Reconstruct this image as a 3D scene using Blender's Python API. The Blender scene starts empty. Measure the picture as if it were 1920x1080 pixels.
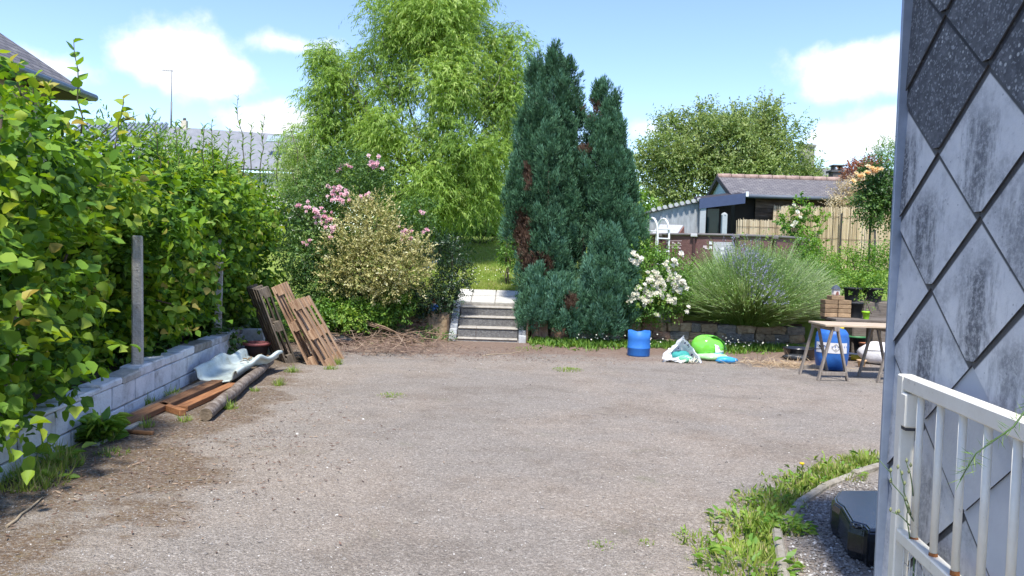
import bpy, bmesh, math, random
import numpy as np
from mathutils import Vector, Matrix

# ------------------------------------------------------------------ camera, sky, sun, exposure
SC = bpy.context.scene
COL = SC.collection
EYE, F_PX, PITCH, ROLL = 1.5, 1450.0, math.radians(2.25), math.radians(1.75)
cd = bpy.data.cameras.new('camera'); cam = bpy.data.objects.new('camera', cd); COL.objects.link(cam)
cd.sensor_width = 36.0; cd.lens = F_PX / 1920 * 36; cd.clip_start = 0.05; cd.clip_end = 2000
_f = Vector((0, math.cos(PITCH), -math.sin(PITCH)))
_r0 = Vector((1, 0, 0)); _u0 = Vector((0, math.sin(PITCH), math.cos(PITCH)))
_r = _r0 * math.cos(ROLL) + _u0 * math.sin(ROLL)
_u = _u0 * math.cos(ROLL) - _r0 * math.sin(ROLL)
M = Matrix((( _r.x, _u.x, -_f.x, 0), (_r.y, _u.y, -_f.y, 0), (_r.z, _u.z, -_f.z, EYE), (0, 0, 0, 1)))
cam.matrix_world = M
SC.camera = cam

def ray(px, py): return _f * F_PX + _r * (px - 960) - _u * (py - 540)
def P(px, py, z=0.0):                      # point on the level z below / above the eye
    d = ray(px, py); t = (z - EYE) / d.z
    return Vector((d.x * t, d.y * t, z))
def D(px, py, y):                          # point at distance y in front of the viewer
    d = ray(px, py); t = y / d.y
    return Vector((d.x * t, y, EYE + d.z * t))

SUN_EL, SUN_AZ = math.radians(61), math.radians(-4)
SKY_STRENGTH, SUN_STRENGTH, EXPOSURE = 0.15, 3.1, 1.22
sun_dir = Vector((math.sin(SUN_AZ) * math.cos(SUN_EL), -math.cos(SUN_AZ) * math.cos(SUN_EL), math.sin(SUN_EL)))
sl = bpy.data.lights.new('sun', 'SUN'); so = bpy.data.objects.new('sun', sl); COL.objects.link(so)
sl.energy = SUN_STRENGTH; sl.angle = math.radians(6); sl.color = (1.0, 0.965, 0.90)
so.rotation_euler = (-sun_dir).to_track_quat('-Z', 'Y').to_euler()
so.location = (0, -5, 30)

def make_world():
    w = bpy.data.worlds.new('World'); SC.world = w; w.use_nodes = True
    nt = w.node_tree; N = nt.nodes; Lk = nt.links; N.clear()
    out = N.new('ShaderNodeOutputWorld'); bg = N.new('ShaderNodeBackground'); bg.inputs[1].default_value = SKY_STRENGTH
    sky = N.new('ShaderNodeTexSky'); sky.sky_type = 'NISHITA'; sky.sun_disc = False
    sky.sun_elevation = SUN_EL; sky.sun_rotation = math.pi - SUN_AZ
    sky.air_density = 1.0; sky.dust_density = 0.15; sky.ozone_density = 2.0; sky.altitude = 50
    tc = N.new('ShaderNodeTexCoord')
    def vm(op, a, b=None):
        n = N.new('ShaderNodeVectorMath'); n.operation = op
        if hasattr(a, 'links'): Lk.new(a, n.inputs[0])
        else: n.inputs[0].default_value = a
        if b is not None:
            if hasattr(b, 'links'): Lk.new(b, n.inputs[1])
            else: n.inputs[1].default_value = b
        return n
    def ma(op, a, b=0.0, c=None):
        n = N.new('ShaderNodeMath'); n.operation = op
        for i, v in enumerate((a, b) + ((c,) if c is not None else ())):
            if hasattr(v, 'links'): Lk.new(v, n.inputs[i])
            else: n.inputs[i].default_value = v
        return n.outputs[0]
    dirv = vm('NORMALIZE', tc.outputs['Generated']).outputs[0]
    blobs = []
    def blob(px, py, rx, ry, amp=1.0):
        d = ray(px, py).normalized(); blobs.append((d, rx / F_PX, ry / F_PX, amp))
    blob(330, 110, 100, 66); blob(400, 146, 84, 46); blob(272, 110, 64, 40)
    blob(560, 86, 90, 22, .55); blob(510, 228, 110, 40, .8); blob(90, 130, 80, 26, .5)
    blob(1640, 130, 140, 48, .9); blob(1610, 268, 90, 38, .85); blob(1700, 240, 100, 46); blob(1240, 240, 70, 26, .6)
    rg = random.Random(5)
    for k in range(9):                        # the same fair-weather clouds all round the sky
        az = rg.uniform(0.75, 2 * math.pi - 0.75); el = math.radians(rg.uniform(9, 55))
        d = Vector((math.sin(az) * math.cos(el), math.cos(az) * math.cos(el), math.sin(el)))
        a = rg.uniform(.06, .16)
        for j in range(1):
            dd = (d + Vector((rg.uniform(-a, a), rg.uniform(-a, a), rg.uniform(-.03, .03)))).normalized()
            blobs.append((dd, a, a * rg.uniform(.4, .6), rg.uniform(.7, 1)))
    nz = N.new('ShaderNodeTexNoise'); nz.inputs['Scale'].default_value = 15; nz.inputs['Detail'].default_value = 9
    nz.inputs['Roughness'].default_value = .56
    Lk.new(dirv, nz.inputs['Vector'])
    dens = None
    for d, a, b, amp in blobs:
        r = d.cross(Vector((0, 0, 1))).normalized(); u = r.cross(d).normalized()
        x = vm('DOT_PRODUCT', dirv, tuple(r / a)).outputs['Value']
        y = vm('DOT_PRODUCT', dirv, tuple(u / b)).outputs['Value']
        z = ma('MULTIPLY_ADD', vm('DOT_PRODUCT', dirv, tuple(d)).outputs['Value'], 4 / a, -4 / a)
        cb = N.new('ShaderNodeCombineXYZ'); Lk.new(x, cb.inputs[0]); Lk.new(y, cb.inputs[1]); Lk.new(z, cb.inputs[2])
        ln = vm('LENGTH', cb.outputs[0]).outputs['Value']
        v = ma('MULTIPLY_ADD', ln, -amp, amp)
        dens = v if dens is None else ma('SMOOTH_MAX', dens, v, .25)
    dens = ma('ADD', dens, ma('MULTIPLY_ADD', nz.outputs[0], 1.7, -.85))
    mr = N.new('ShaderNodeMapRange'); mr.interpolation_type = 'SMOOTHSTEP'; Lk.new(dens, mr.inputs[0])
    mr.inputs[1].default_value = -.10; mr.inputs[2].default_value = .58; mr.inputs[4].default_value = .96
    hs = N.new('ShaderNodeHueSaturation'); hs.inputs['Saturation'].default_value = 1.12; hs.inputs['Value'].default_value = .84; hs.inputs['Hue'].default_value = .512
    Lk.new(sky.outputs[0], hs.inputs['Color'])
    mx = N.new('ShaderNodeMixRGB'); Lk.new(mr.outputs[0], mx.inputs[0]); Lk.new(hs.outputs[0], mx.inputs[1])
    # denser middles of the clouds are a touch greyer than their edges
    cr_ = N.new('ShaderNodeMapRange'); Lk.new(dens, cr_.inputs[0]); cr_.inputs[1].default_value = .35; cr_.inputs[2].default_value = 1.3
    cm_ = N.new('ShaderNodeMixRGB'); Lk.new(cr_.outputs[0], cm_.inputs[0]); cm_.inputs[1].default_value = (3.9, 4.0, 4.2, 1); cm_.inputs[2].default_value = (3.0, 3.12, 3.4, 1); Lk.new(cm_.outputs[0], mx.inputs[2])
    # thin high milkiness of a summer sky
    wh = N.new('ShaderNodeMixRGB'); wh.inputs[0].default_value = .03; Lk.new(mx.outputs[0], wh.inputs[1]); wh.inputs[2].default_value = (3.6, 3.9, 4.2, 1)
    Lk.new(wh.outputs[0], bg.inputs[0]); Lk.new(bg.outputs[0], out.inputs[0])
make_world()
SC.view_settings.view_transform = 'Standard'; SC.view_settings.look = 'None'
SC.view_settings.exposure = EXPOSURE; SC.view_settings.gamma = 1.0; SC.view_settings.use_curve_mapping = False
SC.render.engine = 'CYCLES'
SC.cycles.max_bounces = 5; SC.cycles.diffuse_bounces = 3; SC.cycles.transmission_bounces = 4; SC.cycles.transparent_max_bounces = 8
SC.cycles.use_denoising = True
SC.cycles.caustics_reflective = False; SC.cycles.caustics_refractive = False

# ------------------------------------------------------------------ materials
MATS = {}
def nodes_of(name):
    m = bpy.data.materials.new(name); m.use_nodes = True
    nt = m.node_tree; b = nt.nodes['Principled BSDF']
    return m, nt, nt.nodes, nt.links, b
def rgba(c): return (c[0], c[1], c[2], 1.0)
def ramp(N, stops):
    r = N.new('ShaderNodeValToRGB'); e = r.color_ramp.elements
    e[0].position, e[0].color = stops[0][0], rgba(stops[0][1]); e[1].position, e[1].color = stops[-1][0], rgba(stops[-1][1])
    for p, c in stops[1:-1]:
        k = e.new(p); k.color = rgba(c)
    return r
def mat(name, stops, scale=6.0, rough=.8, bump=0.0, bscale=None, spec=.3, metal=0.0, stretch=(1, 1, 1), detail=5, coat=0.0, rnd=0.0, nrough=.6):
    """surface whose colour wanders between stops; stretch gives grain; rnd shifts brightness per object"""
    if name in MATS: return MATS[name]
    m, nt, N, Lk, b = nodes_of(name)
    if not isinstance(stops, (list,)): stops = [(0.3, tuple(x * .85 for x in stops)), (0.7, stops)]
    tc = N.new('ShaderNodeTexCoord'); mp = N.new('ShaderNodeMapping'); mp.inputs['Scale'].default_value = stretch
    Lk.new(tc.outputs['Object'], mp.inputs[0])
    oi = N.new('ShaderNodeObjectInfo'); add = N.new('ShaderNodeVectorMath'); add.operation = 'MULTIPLY_ADD'
    cbx = N.new('ShaderNodeCombineXYZ')
    for i in range(3): Lk.new(oi.outputs['Random'], cbx.inputs[i])
    Lk.new(cbx.outputs[0], add.inputs[0]); add.inputs[1].default_value = (31, 17, 23); Lk.new(mp.outputs[0], add.inputs[2])
    nz = N.new('ShaderNodeTexNoise'); nz.inputs['Scale'].default_value = scale; nz.inputs['Detail'].default_value = detail
    nz.inputs['Roughness'].default_value = nrough
    Lk.new(add.outputs[0], nz.inputs['Vector'])
    rp = ramp(N, stops); Lk.new(nz.outputs[0], rp.inputs[0]); col = rp.outputs[0]
    if rnd:
        hs = N.new('ShaderNodeHueSaturation'); Lk.new(col, hs.inputs['Color'])
        mm = N.new('ShaderNodeMapRange'); Lk.new(oi.outputs['Random'], mm.inputs[0]); mm.inputs[3].default_value = 1 - rnd; mm.inputs[4].default_value = 1 + rnd
        Lk.new(mm.outputs[0], hs.inputs['Value']); col = hs.outputs[0]
    Lk.new(col, b.inputs['Base Color'])
    b.inputs['Roughness'].default_value = rough; b.inputs['Specular IOR Level'].default_value = spec; b.inputs['Metallic'].default_value = metal
    b.inputs['Coat Weight'].default_value = coat
    if bump:
        n2 = N.new('ShaderNodeTexNoise'); n2.inputs['Scale'].default_value = bscale or scale * 3; n2.inputs['Detail'].default_value = 6
        Lk.new(add.outputs[0], n2.inputs['Vector'])
        bp = N.new('ShaderNodeBump'); bp.inputs['Strength'].default_value = bump; bp.inputs['Distance'].default_value = .02
        Lk.new(n2.outputs[0], bp.inputs['Height']); Lk.new(bp.outputs[0], b.inputs['Normal'])
    MATS[name] = m
    return m
def leaf_mat(name, stops, rough=.5, trans=.32, spec=.35):
    if name in MATS: return MATS[name]
    m, nt, N, Lk, b = nodes_of(name)
    at = N.new('ShaderNodeAttribute'); at.attribute_name = 'tint'
    rp = ramp(N, stops); Lk.new(at.outputs['Fac'], rp.inputs[0])
    Lk.new(rp.outputs[0], b.inputs['Base Color']); b.inputs['Roughness'].default_value = rough
    b.inputs['Specular IOR Level'].default_value = spec
    tr = N.new('ShaderNodeBsdfTranslucent'); hs = N.new('ShaderNodeHueSaturation')
    hs.inputs['Hue'].default_value = .485; hs.inputs['Saturation'].default_value = 1.1; hs.inputs['Value'].default_value = 1.7
    Lk.new(rp.outputs[0], hs.inputs['Color']); Lk.new(hs.outputs[0], tr.inputs['Color'])
    mx = N.new('ShaderNodeMixShader'); mx.inputs[0].default_value = trans
    Lk.new(b.outputs[0], mx.inputs[1]); Lk.new(tr.outputs[0], mx.inputs[2])
    Lk.new(mx.outputs[0], N['Material Output'].inputs['Surface'])
    MATS[name] = m
    return m

# ------------------------------------------------------------------ object helpers
def tag(o, label=None, cat=None, group=None, kind=None):
    if label: o['label'] = label
    if cat: o['category'] = cat
    if group: o['group'] = group
    if kind: o['kind'] = kind
    return o
def thing(name, label, cat, loc=(0, 0, 0), rot=(0, 0, 0), group=None):
    o = bpy.data.objects.new(name, None); COL.objects.link(o); o.empty_display_size = .2
    o.location = loc; o.rotation_euler = rot
    return tag(o, label, cat, group)
def link(name, me, m=None, parent=None, loc=None, rot=None):
    o = bpy.data.objects.new(name, me); COL.objects.link(o)
    if m is not None and len(me.materials) == 0: me.materials.append(m)
    if parent: o.parent = parent
    if loc is not None: o.location = loc
    if rot is not None: o.rotation_euler = rot
    return o
def rotm(rx=0, ry=0, rz=0):
    return Matrix.Rotation(rz, 3, 'Z') @ Matrix.Rotation(ry, 3, 'Y') @ Matrix.Rotation(rx, 3, 'X')

class MB:
    """collects simple solids, builds one mesh object"""
    def __init__(s): s.v = []; s.f = []; s.sm = []
    def add(s, vs, fs, smooth=False):
        o = len(s.v); s.v += [tuple(v) for v in vs]; s.f += [tuple(i + o for i in f) for f in fs]; s.sm += [smooth] * len(fs); return s
    def box(s, c, size, R=None, taper=1.0):
        c = Vector(c); a, b, h = (x / 2 for x in size); vs = []
        for z, k in ((-h, 1), (h, taper)):
            for x, y in ((-a, -b), (a, -b), (a, b), (-a, b)):
                v = Vector((x * k, y * k, z)); vs.append(c + (R @ v if R else v))
        return s.add(vs, [(0, 3, 2, 1), (4, 5, 6, 7), (0, 1, 5, 4), (1, 2, 6, 5), (2, 3, 7, 6), (3, 0, 4, 7)])
    def bar(s, p0, p1, w, t, up=(0, 0, 1)):
        p0, p1 = Vector(p0), Vector(p1); d = (p1 - p0); Ln = d.length; d.normalize()
        x = d.cross(Vector(up)).normalized(); y = x.cross(d)
        R = Matrix((x, d, y)).transposed()
        return s.box((p0 + p1) / 2, (w, Ln, t), R)
    def tube(s, pts, rad, n=8, cap=True):
        pts = [Vector(p) for p in pts]
        if not hasattr(rad, '__len__'): rad = [rad] * len(pts)
        rings = []; ref = Vector((0.13, 0.31, 1)).normalized()
        for i, p in enumerate(pts):
            d = (pts[min(i + 1, len(pts) - 1)] - pts[max(i - 1, 0)]).normalized()
            x = d.cross(ref)
            if x.length < .1: x = d.cross(Vector((1, 0, 0)))
            x.normalize(); y = d.cross(x)
            rings.append([p + (x * math.cos(2 * math.pi * k / n) + y * math.sin(2 * math.pi * k / n)) * rad[i] for k in range(n)])
        vs = [v for r in rings for v in r]; fs = []
        for i in range(len(pts) - 1):
            for k in range(n):
                fs.append((i * n + k, i * n + (k + 1) % n, (i + 1) * n + (k + 1) % n, (i + 1) * n + k))
        s.add(vs, fs, True)
        if cap:
            s.add(rings[0], [tuple(range(n))[::-1]]); s.add(rings[-1], [tuple(range(n))])
        return s
    def lathe(s, prof, n=24, c=(0, 0, 0), sx=1, sy=1, cap=True, smooth=True):
        c = Vector(c); vs = []; fs = []
        for r, z in prof:
            vs += [c + Vector((r * sx * math.cos(2 * math.pi * k / n), r * sy * math.sin(2 * math.pi * k / n), z)) for k in range(n)]
        for i in range(len(prof) - 1):
            for k in range(n): fs.append((i * n + k, i * n + (k + 1) % n, (i + 1) * n + (k + 1) % n, (i + 1) * n + k))
        s.add(vs, fs, smooth)
        if cap:
            s.add(vs[:n], [tuple(range(n))[::-1]]); s.add(vs[-n:], [tuple(range(n))])
        return s
    def prism(s, poly, z0, z1):
        n = len(poly)
        return s.add([(x, y, z0) for x, y in poly] + [(x, y, z1) for x, y in poly],
                     [tuple(range(n))[::-1], tuple(range(n, 2 * n))] + [(i, (i + 1) % n, n + (i + 1) % n, n + i) for i in range(n)])
    def solid(s, pts, off):                 # polygon in space pushed along off
        n = len(pts); off = Vector(off); a = [Vector(p) for p in pts]
        return s.add(a + [p + off for p in a], [tuple(range(n))[::-1], tuple(range(n, 2 * n))] + [(i, (i + 1) % n, n + (i + 1) % n, n + i) for i in range(n)])
    def mesh(s, name):
        me = bpy.data.meshes.new(name); me.from_pydata(s.v, [], s.f)
        me.polygons.foreach_set('use_smooth', s.sm); me.update(); return me
    def build(s, name, m, parent=None, loc=None, rot=None, bevel=0, seg=1):
        me = s.mesh(name)
        bm = bmesh.new(); bm.from_mesh(me)
        bmesh.ops.remove_doubles(bm, verts=bm.verts, dist=1e-5)
        bmesh.ops.recalc_face_normals(bm, faces=bm.faces)
        if bevel: bmesh.ops.bevel(bm, geom=[e for e in bm.edges if e.calc_face_angle(0) > .5], offset=bevel, segments=seg, affect='EDGES', clamp_overlap=True)
        bm.to_mesh(me); bm.free()
        return link(name, me, m, parent, loc, rot)

rng = np.random.default_rng(7)
TPL = {
 'quad': (np.array([(0, 0, 0), (.42, .5, 0), (1, 0, 0), (.42, -.5, 0)]), [(0, 3, 2, 1)]),
 'fold': (np.array([(0, 0, 0), (.45, .5, .14), (1, 0, -.08), (.45, -.5, .14)]), [(0, 2, 1), (0, 3, 2)]),
 'long': (np.array([(0, 0, 0), (.35, .5, .06), (.35, -.5, .06), (.72, .36, 0), (.72, -.36, 0), (1, 0, -.14)]), [(0, 2, 1), (1, 2, 4, 3), (3, 4, 5)]),
 'oval': (np.array([(0, 0, 0), (.5, 0, -.05), (1.04, 0, -.16), (.14, .36, .07), (.48, .52, .11), (.80, .27, .02), (.14, -.36, .07), (.48, -.52, .11), (.80, -.27, .02)]),
          [(0, 1, 4, 3), (1, 2, 5, 4), (0, 6, 7, 1), (1, 7, 8, 2)]),
 'cane': (np.array([(0, -.5, 0), (0, .5, 0), (1, .5, 0), (1, -.5, 0)]), [(0, 3, 2, 1)]),
 'blade': (np.array([(0, -.5, 0), (0, .5, 0), (.5, -.4, .03), (.5, .4, .03), (1, 0, .16)]), [(0, 2, 3, 1), (2, 4, 3)]),
}
def norm(a): return a / np.maximum(np.linalg.norm(a, axis=1, keepdims=True), 1e-9)
def leaf_mesh(name, pos, dirv, nrm, L, W, tpl, tint):
    T, F = TPL[tpl]; n, k = len(pos), len(T)
    dirv = norm(dirv); side = norm(np.cross(nrm, dirv)); nn = np.cross(dirv, side)
    L = np.broadcast_to(L, (n,)); W = np.broadcast_to(W, (n,))
    V = pos[:, None, :] + dirv[:, None, :] * (T[None, :, 0:1] * L[:, None, None]) + side[:, None, :] * (T[None, :, 1:2] * W[:, None, None]) + nn[:, None, :] * (T[None, :, 2:3] * (L * rng.uniform(-.4, 2.4, n))[:, None, None])
    flat = np.array([i for f in F for i in f]); cnt = np.array([len(f) for f in F])
    loops = (flat[None, :] + (np.arange(n) * k)[:, None]).ravel()
    starts = np.concatenate([[0], np.cumsum(cnt)[:-1]])
    starts = (starts[None, :] + (np.arange(n) * len(flat))[:, None]).ravel()
    me = bpy.data.meshes.new(name)
    me.vertices.add(n * k); me.vertices.foreach_set('co', V.astype(np.float32).ravel())
    me.loops.add(len(loops)); me.loops.foreach_set('vertex_index', loops.astype(np.int32))
    me.polygons.add(len(starts)); me.polygons.foreach_set('loop_start', starts.astype(np.int32))
    me.update(calc_edges=True)
    a = me.attributes.new('tint', 'FLOAT', 'POINT'); a.data.foreach_set('value', np.repeat(np.clip(tint, 0, 1), k).astype(np.float32))
    return me
def rand_dirs(n): return norm(rng.normal(size=(n, 3)))
def lobe(px, py, y, rx, ry=None, rd=None):
    c = D(px, py, y); s = y / F_PX; ry = ry or rx; rd = rd or rx
    return (np.array(c), np.array((rx * s, rd * s, ry * s)))
def sublobes(lobes, k, f=.5, seed=1, reach=.62):
    """break each big lobe into smaller clumps so that light and dark alternate"""
    r = np.random.default_rng(seed); out = []
    for c, R_ in lobes:
        for j in range(k):
            d = r.normal(size=3); d /= np.linalg.norm(d); out.append((c + R_ * d * reach * r.uniform(.75, 1.1), R_ * f * r.uniform(.75, 1.25)))
    return out
def gen_leaves(lobes, n, nleaf, tlen, up=.3, droop=0., shell=(.45, 1.02), ang=.9, hang=.1, nup=.7, spread=.55, base_t=.4, keep=None, tip=.25, lobe_var=.12, wob=.22):
    """sprigs spread through the lobes; returns leaf position, direction, normal and tint"""
    C = np.array([l[0] for l in lobes]); R = np.array([l[1] for l in lobes])
    w = (R[:, 0] * R[:, 2] + R[:, 0] * R[:, 1] + R[:, 1] * R[:, 2]); w = w / w.sum()
    T = max(1, n // nleaf); li = rng.choice(len(lobes), T, p=w)
    d = rand_dirs(T); u = rng.uniform(shell[0] ** 2, shell[1] ** 2, T) ** .5
    # uneven outline: the radius wobbles with direction
    u = u * (1 + wob * np.sin(d[:, 0] * 5 + li * 1.7) * np.sin(d[:, 2] * 6 + li * 2.3) + wob * .6 * np.sin(d[:, 1] * 9 + d[:, 2] * 11 + li))
    base = C[li] + R[li] * d * u[:, None]
    outw = norm(d / R[li])
    td = norm(outw + np.array((0, 0, up)) + rng.normal(size=(T, 3)) * spread)
    Lt = tlen * rng.uniform(.6, 1.35, T)
    lv = rng.normal(size=len(lobes)) * lobe_var; tv = rng.normal(size=T) * .13
    side = norm(np.cross(td, rand_dirs(T)))
    out = [[], [], [], []]
    for j in range(nleaf):
        s = (j + .6) / nleaf
        p = base + td * (Lt * s)[:, None]; p[:, 2] -= droop * Lt * s * s
        tang = td.copy(); tang[:, 2] -= 2 * droop * s; tang = norm(tang)
        sg = 1 if j % 2 else -1
        ld = norm(tang * math.cos(ang) + side * sg * math.sin(ang) + rng.normal(size=(T, 3)) * .25 + np.array((0, 0, -hang)))
        nm = norm(np.array((0, 0, nup)) + outw * .55 + rng.normal(size=(T, 3)) * .42)
        out[0].append(p); out[1].append(ld); out[2].append(nm)
        out[3].append(base_t + lv[li] + tv + rng.normal(size=T) * .1 + tip * (s - .4) + .12 * (u - .8))
    a = [np.concatenate(x) for x in out]
    if keep is not None:
        k = keep(a[0]); a = [x[k] for x in a]
    return a
def foliage(name, parent, m, lobes, n, L, W, tpl, origin=(0, 0, 0), nleaf=7, tlen=.3, stuff=True, **kw):
    p, d, nm, t = gen_leaves(lobes, n, nleaf, tlen, **kw)
    k = len(p); sc = rng.uniform(.65, 1.2, k)
    o = link(name, leaf_mesh(name, p - np.array(origin), d, nm, L * sc, W * sc * rng.uniform(.85, 1.15, k), tpl, t), m, parent)
    if stuff: o['kind'] = 'stuff'
    return o
def wiggle(p0, p1, n=6, amp=.06, seed=0, sag=0.0):
    r = random.Random(seed); p0, p1 = Vector(p0), Vector(p1); Ln = (p1 - p0).length; pts = []
    for i in range(n + 1):
        t = i / n; q = p0.lerp(p1, t)
        if 0 < i < n: q += Vector((r.uniform(-1, 1), r.uniform(-1, 1), r.uniform(-1, 1) * .5)) * amp * Ln
        q.z -= sag * math.sin(math.pi * t); pts.append(q)
    return pts
BARK = mat('bark', [(.3, (.045, .035, .025)), (.7, (.13, .10, .075))], 18, .9, .6, stretch=(1, 1, .25))
BARKG = mat('grey_bark', [(.3, (.10, .09, .075)), (.7, (.22, .20, .17))], 18, .9, .5, stretch=(1, 1, .25))
exec_order = []

# ------------------------------------------------------------------ ground
def driveway_mat():
    m, nt, N, Lk, b = nodes_of('worn_driveway')
    tc = N.new('ShaderNodeTexCoord'); co = tc.outputs['Object']
    def noise(s, d=4, r=.6, off=0):
        n = N.new('ShaderNodeTexNoise'); n.inputs['Scale'].default_value = s; n.inputs['Detail'].default_value = d; n.inputs['Roughness'].default_value = r
        mp = N.new('ShaderNodeMapping'); mp.inputs['Location'].default_value = (off, off * 1.7, 0); Lk.new(co, mp.inputs[0]); Lk.new(mp.outputs[0], n.inputs['Vector']); return n.outputs[0]
    def ma(op, a, bb=0.0, c=None, clamp=False):
        n = N.new('ShaderNodeMath'); n.operation = op; n.use_clamp = clamp
        for i, v in enumerate((a, bb) + ((c,) if c is not None else ())):
            if hasattr(v, 'links'): Lk.new(v, n.inputs[i])
            else: n.inputs[i].default_value = v
        return n.outputs[0]
    def mix(f, a, bb, mode='MIX'):
        n = N.new('ShaderNodeMixRGB'); n.blend_type = mode
        for i, v in enumerate((f, a, bb)):
            if hasattr(v, 'links'): Lk.new(v, n.inputs[i])
            else: n.inputs[i].default_value = v if i == 0 else rgba(v)
        return n.outputs[0]
    def sm(v, lo, hi):
        n = N.new('ShaderNodeMapRange'); n.interpolation_type = 'SMOOTHSTEP'; Lk.new(v, n.inputs[0]); n.inputs[1].default_value = lo; n.inputs[2].default_value = hi; return n.outputs[0]
    vo = N.new('ShaderNodeTexVoronoi'); vo.inputs['Scale'].default_value = 75; Lk.new(co, vo.inputs['Vector'])
    vf = N.new('ShaderNodeTexVoronoi'); vf.inputs['Scale'].default_value = 190; Lk.new(co, vf.inputs['Vector'])
    sep = N.new('ShaderNodeSeparateColor'); Lk.new(vo.outputs['Color'], sep.inputs[0])
    sep2 = N.new('ShaderNodeSeparateColor'); Lk.new(vf.outputs['Color'], sep2.inputs[0])
    grit = ramp(N, [(0, (.16, .144, .128)), (.35, (.262, .237, .213)), (.75, (.335, .306, .277)), (.93, (.42, .387, .355)), (1, (.62, .59, .55))]); Lk.new(sep.outputs[0], grit.inputs[0])
    fine = ramp(N, [(0, (.155, .140, .125)), (.6, (.29, .264, .24)), (1, (.48, .445, .41))]); Lk.new(sep2.outputs[0], fine.inputs[0])
    base = mix(.55, grit.outputs[0], fine.outputs[0])
    base = mix(1, base, (.90, .865, .815), 'MULTIPLY')
    # wheel-worn paler stretches, pinkish and bluish areas, damp darker stains
    base = mix(sm(noise(.55, 4, .6, 3), .40, .62), base, mix(1, base, (1.13, 1.09, 1.05), 'MULTIPLY'))
    base = mix(sm(noise(.9, 5, .62, 9), .48, .66), base, mix(1, base, (.85, .83, .81), 'MULTIPLY'))
    base = mix(sm(noise(2.6, 6, .7, 21), .48, .68), base, mix(1, base, (.88, .86, .84), 'MULTIPLY'))
    xs = N.new('ShaderNodeSeparateXYZ'); Lk.new(co, xs.inputs[0])
    # moss and leaf mould: strongest along the left wall, and soil along the back edge
    left = sm(ma('ADD', ma('MULTIPLY', xs.outputs[0], -1), ma('MULTIPLY', xs.outputs[1], -.11)), .55, 2.15)
    streak = N.new('ShaderNodeTexNoise'); streak.inputs['Scale'].default_value = 1.5; streak.inputs['Detail'].default_value = 6; streak.inputs['Roughness'].default_value = .62
    mp = N.new('ShaderNodeMapping'); mp.inputs['Scale'].default_value = (.75, 1.25, 1); mp.inputs['Rotation'].default_value = (0, 0, .5); Lk.new(co, mp.inputs[0]); Lk.new(mp.outputs[0], streak.inputs['Vector'])
    moss = sm(ma('ADD', streak.outputs[0], ma('MULTIPLY_ADD', left, .42, -.30)), .43, .56)
    moss = ma('MULTIPLY', moss, sm(noise(38, 3, .7, 5), .28, .62))
    mcol = ramp(N, [(.3, (.065, .038, .020)), (.52, (.125, .074, .036)), (.72, (.16, .115, .045))]); Lk.new(noise(9, 5, .7, 2), mcol.inputs[0])
    base = mix(ma('MULTIPLY', moss, .86), base, mcol.outputs[0])
    back = sm(ma('ADD', xs.outputs[1], ma('MULTIPLY_ADD', noise(1.3, 5, .65, 14), 3.4, -1.7)), 11.2, 12.7)
    scol = ramp(N, [(.3, (.12, .072, .048)), (.55, (.225, .15, .11)), (.75, (.29, .21, .16))]); Lk.new(noise(14, 6, .75, 8), scol.inputs[0])
    base = mix(ma('MULTIPLY', back, .8), base, scol.outputs[0])
    grn = ma('MULTIPLY', sm(noise(2.2, 5, .7, 31), .58, .74), .3)
    base = mix(grn, base, (.17, .17, .09))
    Lk.new(base, b.inputs['Base Color']); b.inputs['Roughness'].default_value = .93; b.inputs['Specular IOR Level'].default_value = .2
    h = ma('ADD', ma('MULTIPLY', vo.outputs['Distance'], -1.0), ma('MULTIPLY', vf.outputs['Distance'], -.6)); h = ma('ADD', h, ma('MULTIPLY', noise(6, 6, .7), .7))
    bp = N.new('ShaderNodeBump'); bp.inputs['Strength'].default_value = .75; bp.inputs['Distance'].default_value = .012; Lk.new(h, bp.inputs['Height'])
    bp2 = N.new('ShaderNodeBump'); bp2.inputs['Strength'].default_value = .55; bp2.inputs['Distance'].default_value = .10; Lk.new(noise(1.4, 5, .6, 41), bp2.inputs['Height'])
    Lk.new(bp2.outputs[0], bp.inputs['Normal']); Lk.new(bp.outputs[0], b.inputs['Normal'])
    return m
o = link('driveway', MB().add([(-300, -100, 0), (300, -100, 0), (300, 500, 0), (-300, 500, 0)], [(0, 1, 2, 3)]).mesh('driveway'), driveway_mat()); tag(o, kind='structure')

def smooth(a, b, x):
    t = min(1, max(0, (x - a) / (b - a))); return t * t * (3 - 2 * t)
def H(x, y):
    top = .84 + .13 * (y - 15.7) if y > 15.7 else .5 + (max(y, 14.1) - 14.1) / 1.6 * .34
    if y > 26: top = .84 + .13 * 10.3 + .02 * (y - 26)
    if y >= 15.7: return top
    wallstep = top if y >= 14.14 else -.06
    if x > -1.0: return wallstep
    bank = -.06 + (top + .06) * smooth(12.3, 14.4, y)
    k = smooth(-2.3, -2.0, x)
    return bank * (1 - k) + wallstep * k
def ground_z(x, y):
    return max(H(x, y), 0) if y > 12.2 else (0.3 if x < -3.2 - .106 * (y - 4.77) else 0)
gx = sorted(set([-120, -60, -30, -18, -12, -9] + [round(-7 + .4 * i, 2) for i in range(15)] + [-1.5, -1.12, .30, .6, 1.5, 2.5, 4, 6, 8, 10, 14, 20, 30, 60, 120]))
gy = [11.9, 12.2, 12.5, 12.8, 13.1, 13.4, 13.7, 13.9, 14.12, 14.15, 14.4, 14.8, 15.2, 15.7, 16.2, 17, 18, 19, 20, 22, 24, 26, 30, 40, 60, 120, 250]
tb = MB(); vs = [(x, y, H(x, y)) for y in gy for x in gx]; fs = []
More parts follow.
